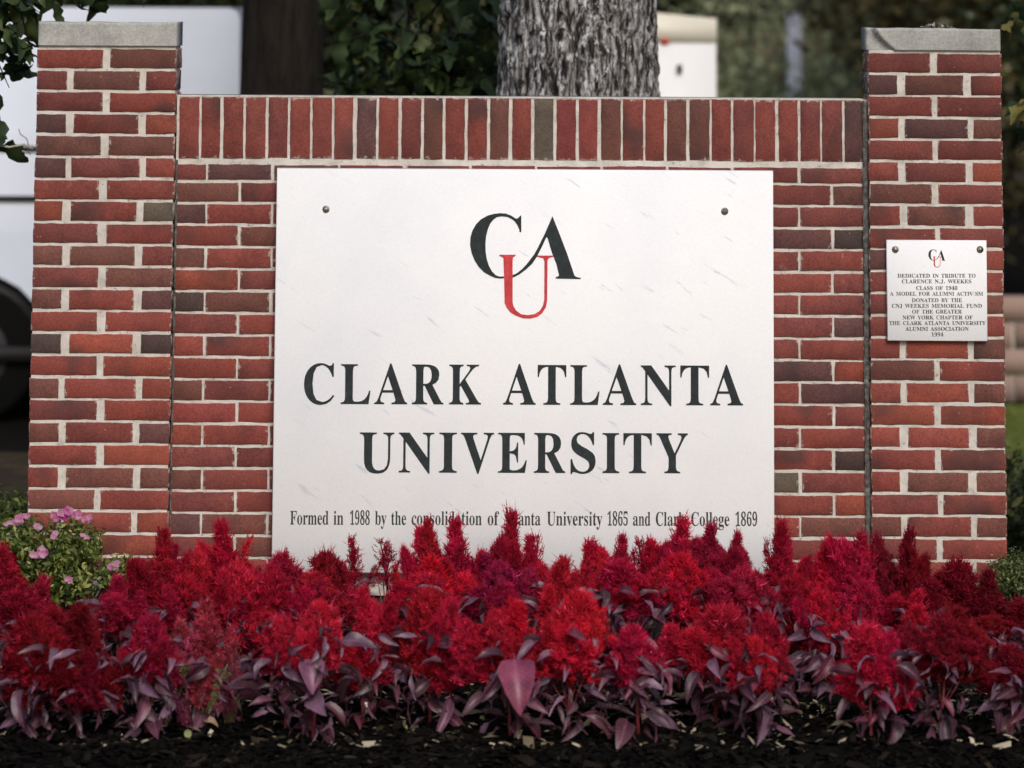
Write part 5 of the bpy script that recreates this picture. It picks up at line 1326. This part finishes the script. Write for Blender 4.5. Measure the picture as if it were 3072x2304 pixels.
CL = [cel_leaf(s) for s in range(14)]
BIGL = cel_leaf(50, .040)
HUE = {'C': (.47, .011, .042), 'R': (.60, .013, .048), 'B': (.70, .017, .046), 'M': (.48, .012, .075), 'F': (.48, .055, .10), 'D': (.29, .006, .020)}  # D: deep red, with the dimness at both bed ends put into colour
LEAFC = [(.20, .12, .17), (.05, .018, .027), (.035, .016, .024), (.10, .032, .052), (.125, .042, .072), (.08, .028, .040), (.15, .062, .10), (.16, .03, .055), (.09, .045, .058), (.17, .09, .14)]  # palest lavenders put the leaf highlights into the base colour
Gp = 'red plumed celosia plants in the flower bed'
row_y = {'b': -.30, 'm': -.64, 'f': -1.02}
PL = [
    # back row
    (12, 1172, 'b', 'spire', 170, 105, 'C', 'dark crimson celosia at the far left edge, standing in front of the green shrub'),
    (298, 1205, 'b', 'spire', 150, 80, 'D', 'dark narrow celosia between the green pink-flowered shrub and the left pillar base'),
    (345, 1135, 'b', 'spire', 190, 110, 'C', 'crimson celosia with its tip at the right edge of the left pillar'),
    (408, 1195, 'b', 'bushy', 120, 100, 'R', 'low red celosia plume in front of the left wall, between two taller tips'),
    (480, 1118, 'b', 'spire', 200, 125, 'B', 'tall bright red celosia in front of the bricks left of the marble sign'),
    (535, 1215, 'b', 'bushy', 120, 80, 'C', 'crimson celosia just left of the lower left corner of the marble sign'),
    (625, 1192, 'b', 'bushy', 140, 120, 'R', 'red celosia with ragged top below the word Formed'),
    (768, 1150, 'b', 'wisp', 120, 50, 'C', 'thin wispy celosia leaning right, its tip under the number 1988'),
    (705, 1190, 'b', 'bushy', 150, 130, 'C', 'broad dark red celosia below the gap between Formed and 1988'),
    (838, 1165, 'b', 'wisp', 90, 60, 'C', 'wispy crimson celosia below the word the'),
    (925, 1116, 'b', 'spire', 180, 95, 'R', 'tall celosia spire covering letters at the start of consolidation'),
    (985, 1112, 'b', 'spire', 200, 120, 'R', 'tall celosia spire covering letters in the middle of consolidation'),
    (1055, 1190, 'b', 'wisp', 80, 45, 'M', 'small wispy celosia sprig below the word of'),
    (1103, 1092, 'b', 'spire', 240, 105, 'C', 'tallest dark crimson celosia spire, covering the start of Atlanta in the small line'),
    (1152, 1150, 'b', 'spire', 170, 105, 'R', 'red celosia below the end of Atlanta, beside the tallest spire'),
    (1210, 1225, 'b', 'bushy', 110, 90, 'R', 'low red celosia in the dip below the start of the small word University'),
    (1272, 1160, 'b', 'spire', 150, 120, 'R', 'red celosia below the middle of the small word University'),
    (1337, 1150, 'b', 'spire', 150, 85, 'R', 'narrow red celosia spire below the number 1865'),
    (1392, 1162, 'b', 'wisp', 110, 55, 'M', 'small wispy magenta celosia spire below the word and'),
    (1465, 1108, 'b', 'spire', 200, 120, 'R', 'tall red celosia spire covering the end of the small word Clark'),
    (1546, 1126, 'b', 'spire', 170, 110, 'C', 'celosia spire with open tip below the small word College'),
    (1592, 1142, 'b', 'spire', 150, 80, 'C', 'celosia spire with open tip below the number 1869'),
    (1682, 1118, 'b', 'spire', 210, 105, 'C', 'tall crimson celosia at the lower right corner of the marble sign'),
    (1776, 1160, 'b', 'spire', 200, 110, 'R', 'bright pointed celosia in front of the bricks right of the marble sign'),
    (1856, 1144, 'b', 'spire', 190, 110, 'R', 'pointed red celosia at the seam between the wall and the right pillar'),
    (1972, 1134, 'b', 'spire', 220, 100, 'D', 'very dark narrow celosia spire in front of the right pillar'),
    (2072, 1208, 'b', 'bushy', 170, 150, 'D', 'broad dark rounded celosia in front of the right part of the right pillar'),
    (2200, 1290, 'b', 'bushy', 140, 130, 'D', 'dark celosia at the far right edge beside the small-leaved bush'),
    # middle row
    (48, 1275, 'm', 'bushy', 150, 150, 'D', 'dark rounded celosia at left, below the far left edge plume'),
    (255, 1235, 'm', 'spire', 170, 120, 'C', 'crimson celosia overlapping the right side of the green shrub'),
    (395, 1240, 'm', 'bushy', 150, 130, 'C', 'crimson celosia in the second row, behind the faded pink plant'),
    (510, 1215, 'm', 'bushy', 160, 120, 'R', 'red celosia in the second row, left of the sign corner'),
    (590, 1235, 'm', 'bushy', 180, 140, 'R', 'big red celosia in the second row under the left end of the sign'),
    (690, 1235, 'm', 'bushy', 130, 130, 'C', 'dark red celosia in the second row with grey leaves showing under it'),
    (930, 1195, 'm', 'spire', 190, 150, 'B', 'bright scarlet celosia in the second row, below consolidation'),
    (870, 1250, 'm', 'bushy', 120, 100, 'R', 'small red celosia in the second row beside a curled leaf'),
    (1080, 1212, 'm', 'bushy', 130, 130, 'M', 'magenta round celosia in the second row below the tallest spire'),
    (1222, 1200, 'm', 'spire', 200, 150, 'B', 'bright red celosia in the second row below the small word University'),
    (1350, 1205, 'm', 'bushy', 170, 150, 'R', 'broad red celosia in the second row below the number 1865'),
    (1475, 1195, 'm', 'bushy', 170, 150, 'R', 'round deep red celosia in the second row below the small word Clark'),
    (1600, 1225, 'm', 'bushy', 170, 150, 'C', 'dark red celosia in the second row below the number 1869'),
    (1715, 1240, 'm', 'bushy', 160, 120, 'C', 'crimson celosia in the second row beyond the right end of the sign'),
    (1782, 1275, 'm', 'bushy', 180, 115, 'R', 'red celosia in the second row right of the sign, above pale folded leaves'),
    (1868, 1255, 'm', 'bushy', 150, 130, 'C', 'crimson celosia in the second row at the foot of the seam'),
    (1985, 1270, 'm', 'spire', 170, 120, 'R', 'red celosia in the second row under the very dark spire'),
    (2150, 1330, 'm', 'bushy', 140, 120, 'D', 'dark celosia in the second row near the right edge'),
    # front row
    (75, 1330, 'f', 'bushy', 190, 170, 'D', 'large dark celosia at the front left corner over broad grey leaves'),
    (178, 1300, 'f', 'spire', 260, 185, 'D', 'very broad dark crimson celosia cone at the front left'),
    (330, 1330, 'f', 'bushy', 120, 120, 'C', 'front celosia with a short red plume over long drooping purple leaves'),
    (445, 1290, 'f', 'spire', 200, 140, 'F', 'withering celosia at the front with faded pink and dried stalks'),
    (615, 1330, 'f', 'bushy', 130, 110, 'R', 'small red front celosia left of the heart-shaped purple leaf'),
    (690, 1300, 'f', 'bushy', 140, 120, 'B', 'orange-red front celosia between the heart-shaped leaf and the pointed scarlet cone'),
    (788, 1262, 'f', 'spire', 280, 150, 'B', 'pointed scarlet celosia cone at the front with a white scrap among its lower leaves'),
    (935, 1270, 'f', 'bushy', 200, 150, 'R', 'front celosia standing on long dark purple leaves below consolidation'),
    (1095, 1290, 'f', 'spire', 230, 150, 'B', 'front celosia above the single large bright pink leaf'),
    (1235, 1275, 'f', 'bushy', 190, 180, 'B', 'brilliant orange-red front celosia right of the large pink leaf'),
    (1370, 1350, 'f', 'bushy', 110, 120, 'R', 'front celosia with a thin red stalk and many silvery drooping leaves'),
    (1545, 1305, 'f', 'bushy', 180, 190, 'R', 'wide front celosia under the right part of the sign with folded mauve leaves'),
    (1650, 1325, 'f', 'bushy', 150, 110, 'R', 'front celosia below the lower right corner of the sign'),
    (1878, 1345, 'f', 'bushy', 180, 140, 'R', 'low ball-shaped red celosia at the front before the right pillar'),
    (2045, 1300, 'f', 'spire', 260, 200, 'D', 'massive dark red celosia at the front right corner'),
    (2190, 1390, 'f', 'bushy', 130, 120, 'D', 'shade-toned celosia cut by the right edge of the view'),
]
for idx, (tx, ty, row, kind, hd, wd, colr, lab) in enumerate(PL):
    random.seed(1000 + idx)
    Y = row_y[row] + (U(-.05, .05) if row == 'b' else (U(-.09, .11) if row == 'm' else U(-.15, .06)))
    tip = atd(tx, ty, Y); s = (atd(tx + 100, ty, Y).x - tip.x) / 100
    g = float(gz(tip.x, Y))
    bx_ = tip.x + U(-.02, .02)
    root = empty('celosia', (bx_, Y, g), lab, 'flower', Gp)
    if row == 'f': hd *= U(.72, 1.08); wd *= U(.78, .98)
    if row == 'm': hd *= U(.66, .9); wd *= .88
    hc = HUE[colr]
    H = hd * s; Wd = wd * s / 2
    top = tip.z - g
    def put(kind, h, w, x, y, z, lean=(0, 0), c=hc, lab=None):
        """z = base height above ground"""
        f = U(.8, 1.2)
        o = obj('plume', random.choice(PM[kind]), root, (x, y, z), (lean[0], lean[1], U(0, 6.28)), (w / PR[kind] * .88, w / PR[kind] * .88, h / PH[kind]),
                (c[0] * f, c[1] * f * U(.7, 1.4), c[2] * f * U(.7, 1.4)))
        o.rotation_mode = 'XYZ'
        return o
    base_z = top - H
    lo_ = {'b': .10, 'm': .12, 'f': U(.10, .16)}[row]
    if base_z < lo_: base_z = lo_; H = top - base_z
    if colr == 'F': hc = HUE['C']
    put(kind, H, Wd * (.98 if kind == 'spire' else 1.0), tip.x - bx_, 0, base_z, (U(-.04, .04), U(-.05, .05)) if colr != 'F' and kind != 'wisp' else (0, .22))
    # side plumes
    if colr == 'F': hc = HUE['F']
    ns = {'b': 5, 'm': random.choice((3, 4, 5)), 'f': random.choice((3, 4, 5, 6))}[row]
    if kind == 'wisp': ns = 2
    for q in range(ns):
        a = 2 * PI * (q + U(-.3, .3)) / ns
        rr_ = Wd * U(.55, .95)
        hh_ = H * U(.45, .78)
        kk = random.choice(['bushy', 'bushy', 'spire', 'wisp'] if kind != 'wisp' else ['wisp'])
        zz_ = base_z + H * (U(-.08, .28) if row != 'f' else U(-.22, .25))
        put(kk, hh_, Wd * U(.5, .72) * (.55 if kk == 'wisp' else 1), math.cos(a) * rr_ + (tip.x - bx_) * .5, math.sin(a) * rr_ * .8, max(.03, zz_), (-math.sin(a) * .35, math.cos(a) * .35))
    if colr == 'F':
        for q in range(16):
            put('wisp', U(.07, .15), U(.012, .026), U(-.10, .10), -.03 - U(0, .08), base_z + U(-.06, .07), (PI + U(-.4, .4), U(-.4, .4)), random.choice([(.42, .09, .14), (.3, .05, .09), (.3, .22, .12), (.2, .12, .08)]))
    # stems
    m_ = MB()
    m_.tube([(0, 0, -.04), ((tip.x - bx_) * .3 + U(-.01, .01), U(-.01, .01), base_z * .5), ((tip.x - bx_) * .8, 0, base_z + .03)], [.006, .005, .003], 6)
    for q in range(5):
        a = U(0, 2 * PI); l = Wd * U(.5, .9)
        m_.tube([(0, 0, base_z * U(.2, .5)), (math.cos(a) * l * .5, math.sin(a) * l * .5, base_z * .75), (math.cos(a) * l, math.sin(a) * l, base_z + .02)], [.003, .0025, .0015], 4)
    m_.build('stem', M['cstem'], root, True)
    # leaves
    nl = {'b': 7, 'm': 30, 'f': random.randint(20, 36)}[row]
    for q in range(nl):
        a = U(0, 2 * PI) if row == 'b' or random.random() < .35 else -PI / 2 + random.gauss(0, .95)
        hz = base_z * U(.12, 1.15) if row != 'b' else base_z * U(.5, 1.0)
        rr_ = U(.0, .06) + Wd * .35 * (hz / max(base_z, .01))
        sc = random.choice([.4, .5, .6, .7, .8, .95, 1.15]) * U(.9, 1.1) * (1.0 if row == 'f' else .8)
        lc = random.choice(LEAFC); f = U(.5, 1.35)
        if colr == 'D': f *= .8  # leaves of the dim end plants darkened in colour too
        obj('leaf', random.choice(CL), root, (math.cos(a) * rr_, math.sin(a) * rr_, hz), (U(-1.3, .5), U(-1.1, 1.1), a - PI / 2 + U(-.7, .7)), (sc * U(.85, 1.1), sc, sc), (lc[0] * f, lc[1] * f, lc[2] * f))
    if row != 'b':
        for q in range(15):      # leaves pushing out between the plumes
            a = -PI / 2 + random.gauss(0, .9); sc = U(.35, .95); lc = random.choice(LEAFC + LEAFC[-1:] * 2); f = U(.7, 1.4)
            rr_ = Wd * U(.75, 1.25)
            obj('leaf', random.choice(CL), root, (math.cos(a) * rr_, math.sin(a) * rr_, base_z + H * U(-.05, .55)), (U(-1.3, .6), U(-1.2, 1.2), a - PI / 2 + U(-1.2, 1.2)), (sc, sc, sc), (lc[0] * f, lc[1] * f, lc[2] * f))
    if 'large bright pink leaf' in lab and 'above' in lab:
        p = atd(1112, 1425, Y - .12) - root.location
        o = obj('leaf', BIGL, root, p, (-.75, .1, PI + .05), (1.35, 1.45, 1.45), (.27, .055, .11)); o['label'] = 'largest leaf, bright pink'
    if lab.startswith('small red front celosia'):
        p = atd(668, 1425, Y - .12) - root.location
        o = obj('leaf', BIGL, root, p, (-.75, .05, PI + .2), (.95, .9, .9), (.25, .10, .17)); o['label'] = 'heart-shaped purple leaf'

random.seed(77)
# ---------------------------------------------------------------- shrubs at the two ends
def small_shrub(name, lab, disp_blobs, Y, n, leaf, mat, flowers, cat='shrub', group=None):
    cx = sum(b[0] for b in disp_blobs) / len(disp_blobs)
    p = atd(cx, 1290, Y); g = float(gz(p.x, Y))
    root = empty(name, (p.x, Y, g), lab, cat, group)
    bl = []
    for x, y, rx, rz in disp_blobs:
        c = atd(x, y, Y) - root.location; s = (atd(x + 10, y, Y).x - atd(x, y, Y).x) / 10
        bl.append((c.x, U(-.03, .05), c.z, rx * s, .11, rz * s))
    m_ = MB()
    for b in bl * 2:
        m_.tube([(0, 0, -.04), (b[0] * .5, b[1] * .5, b[2] * .5), (b[0] + U(-.03, .03), b[1], b[2])], [.006, .004, .002], 5)
    m_.build('stem', M['darkbark'], root)
    obj('foliage', cloud_mesh('foliage', bl, n, leaf, hash(lab) % 1000 if False else len(lab), M[mat], shell=.35, aspect=.42), root)
    for fx, fy, sz, cc in flowers:
        q = atd(fx, fy, Y - .10) - root.location
        m_ = MB()
        for k in range(3):
            c0 = Vector((U(-.012, .012), U(-.01, .01), U(-.008, .008))) * sz
            ax = U(0, 6)
            for j in range(5):
                a = ax + j * 2 * PI / 5; l = .011 * sz * U(.6, 1.2); w = .006 * sz
                d_ = Vector((math.cos(a), -.25, math.sin(a) * .8)); sdir = Vector((-math.sin(a), 0, math.cos(a)))
                m_.add([c0, c0 + d_ * l * .6 + sdir * w, c0 + d_ * l * 1.1, c0 + d_ * l * .6 - sdir * w], [(0, 1, 2, 3)])
        o = m_.build('flower', M['petal'], root, loc=q); o.color = (*cc, 1)
    return root


PK, MG = (.52, .16, .34), (.50, .03, .30)
small_shrub('flowering_shrub', 'bright green shrub with small pink flowers in front of the left pillar',
            [(60, 1180, 62, 60), (150, 1165, 58, 52), (110, 1225, 80, 60), (190, 1185, 30, 40), (30, 1150, 40, 40), (240, 1240, 35, 35), (262, 1225, 22, 20), (20, 1215, 40, 60), (150, 1255, 70, 45)], -.14, 4600, .022, 'vinca',
            [(146, 1107, 1.5, MG), (135, 1112, 1.3, MG), (115, 1118, 1.1, PK), (168, 1112, 1.2, PK), (185, 1122, 1.1, PK), (40, 1122, 1.2, PK), (52, 1116, 1.2, PK), (84, 1140, 1.0, PK), (113, 1155, 1.0, PK), (85, 1195, 1.4, PK), (96, 1190, 1.2, PK),
             (152, 1252, 1.0, PK), (240, 1222, 1.2, PK), (250, 1216, 1.0, PK), (185, 1160, .8, PK), (20, 1128, .8, PK)])
small_shrub('boxwood_shrub', 'pale olive small-leaved shrub at the right foot of the right pillar', [(2165, 1250, 40, 40), (2200, 1235, 40, 45), (2215, 1270, 40, 40), (2150, 1275, 25, 25)], -.1, 3600, .014, 'box', [])
small_shrub('trailing_shrub', 'brownish green trailing plant on the ground left of the left pillar', [(10, 1130, 40, 60), (-40, 1100, 50, 50), (40, 1100, 20, 40)], 1.2, 2600, .022, 'vinca', [])

# ---------------------------------------------------------------- mulch, chips and fallen leaves
nc = 34000
cx_ = rng.uniform(-2.1, 2.1, nc); cy_ = rng.uniform(-1.75, .0, nc)
ln_ = rng.gamma(2.2, .0045, nc) + .004; wd_ = ln_ * rng.uniform(.25, .6, nc)
an = rng.uniform(0, 2 * PI, nc); tl = rng.normal(0, .3, nc); tl2 = rng.normal(0, .35, nc)
gzv = gz(cx_, cy_) + .002 + rng.random(nc) * .006
V = np.empty((nc, 5, 3))
ux = np.stack([np.cos(an) * np.cos(tl), np.sin(an) * np.cos(tl), np.sin(tl)], 1); vx = np.stack([-np.sin(an) * np.cos(tl2), np.cos(an) * np.cos(tl2), np.sin(tl2)], 1)
C0 = np.stack([cx_, cy_, gzv], 1)
V[:, 0] = C0 - ux * ln_[:, None] - vx * wd_[:, None] * .6; V[:, 1] = C0 + ux * ln_[:, None] * .9 - vx * wd_[:, None]; V[:, 2] = C0 + ux * ln_[:, None] + vx * wd_[:, None] * .5; V[:, 3] = C0 - ux * ln_[:, None] * .8 + vx * wd_[:, None]
V[:, 4] = C0 + np.array([0, 0, 1]) * (wd_ * .45)[:, None]
i = np.arange(nc) * 5
F = np.concatenate([np.stack([i + a_, i + (a_ + 1) % 4, i + 4], 1) for a_ in range(4)])
va = rng.random(nc) * .86
pale = (rng.random(nc) < .075 * (cy_ > -1.30) * (.4 + 1.2 * fbm(cx_ * 3 + 9, cy_ * 5 + 9, 2, 3)))
va[pale] = rng.uniform(.9, 1.0, pale.sum())
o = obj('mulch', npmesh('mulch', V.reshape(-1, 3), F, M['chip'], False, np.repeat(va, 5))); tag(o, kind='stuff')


def dead_leaf(seed):
    r = random.Random(seed); n = 6; V = []
    L, W = .03, .010
    for i in range(n):
        t = i / (n - 1); w = W * math.sin(PI * (t * .9 + .05)) * r.uniform(.8, 1.2)
        zc = .012 * math.sin(PI * t) * r.uniform(.6, 1.2)
        for s in (-1, 0, 1): V.append((L * (t - .5) * 2, s * w, zc + abs(s) * r.uniform(.002, .008)))
    F = [(i * 3 + j, i * 3 + j + 1, (i + 1) * 3 + j + 1, (i + 1) * 3 + j) for i in range(n - 1) for j in range(2)]
    return npmesh('dead_leaf', V, np.array(F), M['dry'], True)
DL = [dead_leaf(s) for s in range(6)]


def on_ground(dx, dy):
    lo, hi = -1.9, 0.3
    for _ in range(30):
        mid_ = (lo + hi) / 2; p = atd(dx, dy, mid_)
        if p.z > float(gz(p.x, mid_)): lo = mid_
        else: hi = mid_
    return atd(dx, dy, lo)


tan, gold, grn = (.50, .40, .26), (.42, .27, .06), (.30, .32, .14)
DLs = [(1393, 1535, 1.5, tan, 'curved pale dead leaf standing on edge on mulch below the sign right of centre'), (1385, 1562, 1.7, tan, 'flat cream dead leaf on the mulch just below the curved pale one'),
       (1750, 1510, 1.2, gold, 'golden leaf topmost in the leaf litter patch right of centre'),
       (1815, 1590 - 8, 1.5, (.46, .42, .26), 'upright yellowish leaf at the lower end of the leaf litter patch'),
       (310, 1559, 1.2, tan, 'pale chip-like leaf on bare mulch at the front left, right of the dark celosia'), (455, 1578, 1.4, (.42, .3, .2), 'tan leaf at the front edge of the mulch at left'),
       (645, 1560, 1.4, tan, 'tan leaf left of the scarlet cone plant, on the mulch'), (668, 1550, 1.1, (.4, .28, .16), 'brown tan leaf leaning on the tan leaf left of the scarlet cone plant')]
rep = [(1700, 1525), (1735, 1535), (1765, 1530), (1780, 1545), (1720, 1548), (1800, 1555), (1835, 1540), (1760, 1560), (600, 1575), (560, 1585), (1240, 1560), (1265, 1575), (1210, 1585), (1290, 1550), (1040, 1560), (880, 1580), (345, 1585), (540, 1500), (600, 1490), (1310, 1500), (1480, 1515), (1640, 1600), (2100, 1560), (2010, 1575), (1120, 1590), (990, 1590), (400, 1600), (760, 1600)]
for dx, dy, s, c, lab in DLs:
    p = on_ground(dx, dy); o = obj('dead_leaf', random.choice(DL), None, p + Vector((0, 0, .008)), (U(-.7, .7), U(-.5, .5), U(0, 6)), (s, s, s), c); tag(o, lab, 'leaf', 'dead leaves on the mulch')
for dx, dy in rep:
    p = on_ground(dx + U(-8, 8), dy + U(-4, 4)); s = U(.5, 1.0); c = random.choice([tan, tan, gold, grn, (.3, .22, .15)]); f = U(.6, 1.1)
    o = obj('dead_leaf', random.choice(DL), None, p + Vector((0, 0, .006)), (U(-.6, .6), U(-.6, .6), U(0, 6)), (s, s, s), (c[0] * f, c[1] * f, c[2] * f)); tag(o, 'small dry leaf scattered on the dark mulch between the plants', 'leaf', 'dead leaves on the mulch')
m_ = MB()
V = [(U(-.015, .015) + math.cos(a) * .011, U(-.004, .004), math.sin(a) * .015 + U(-.004, .004)) for a in np.linspace(0, 2 * PI, 9)[:-1]] + [(0, -.008, 0)]
m_.add(V, [(i, (i + 1) % 8, 8) for i in range(8)])
o = m_.build('scrap', plain('white_scrap', (.7, .66, .56), .8), None, loc=atd(790, 1527, -1.08)); tag(o, 'crumpled whitish scrap caught on the leaves of the scarlet cone plant', 'scrap')
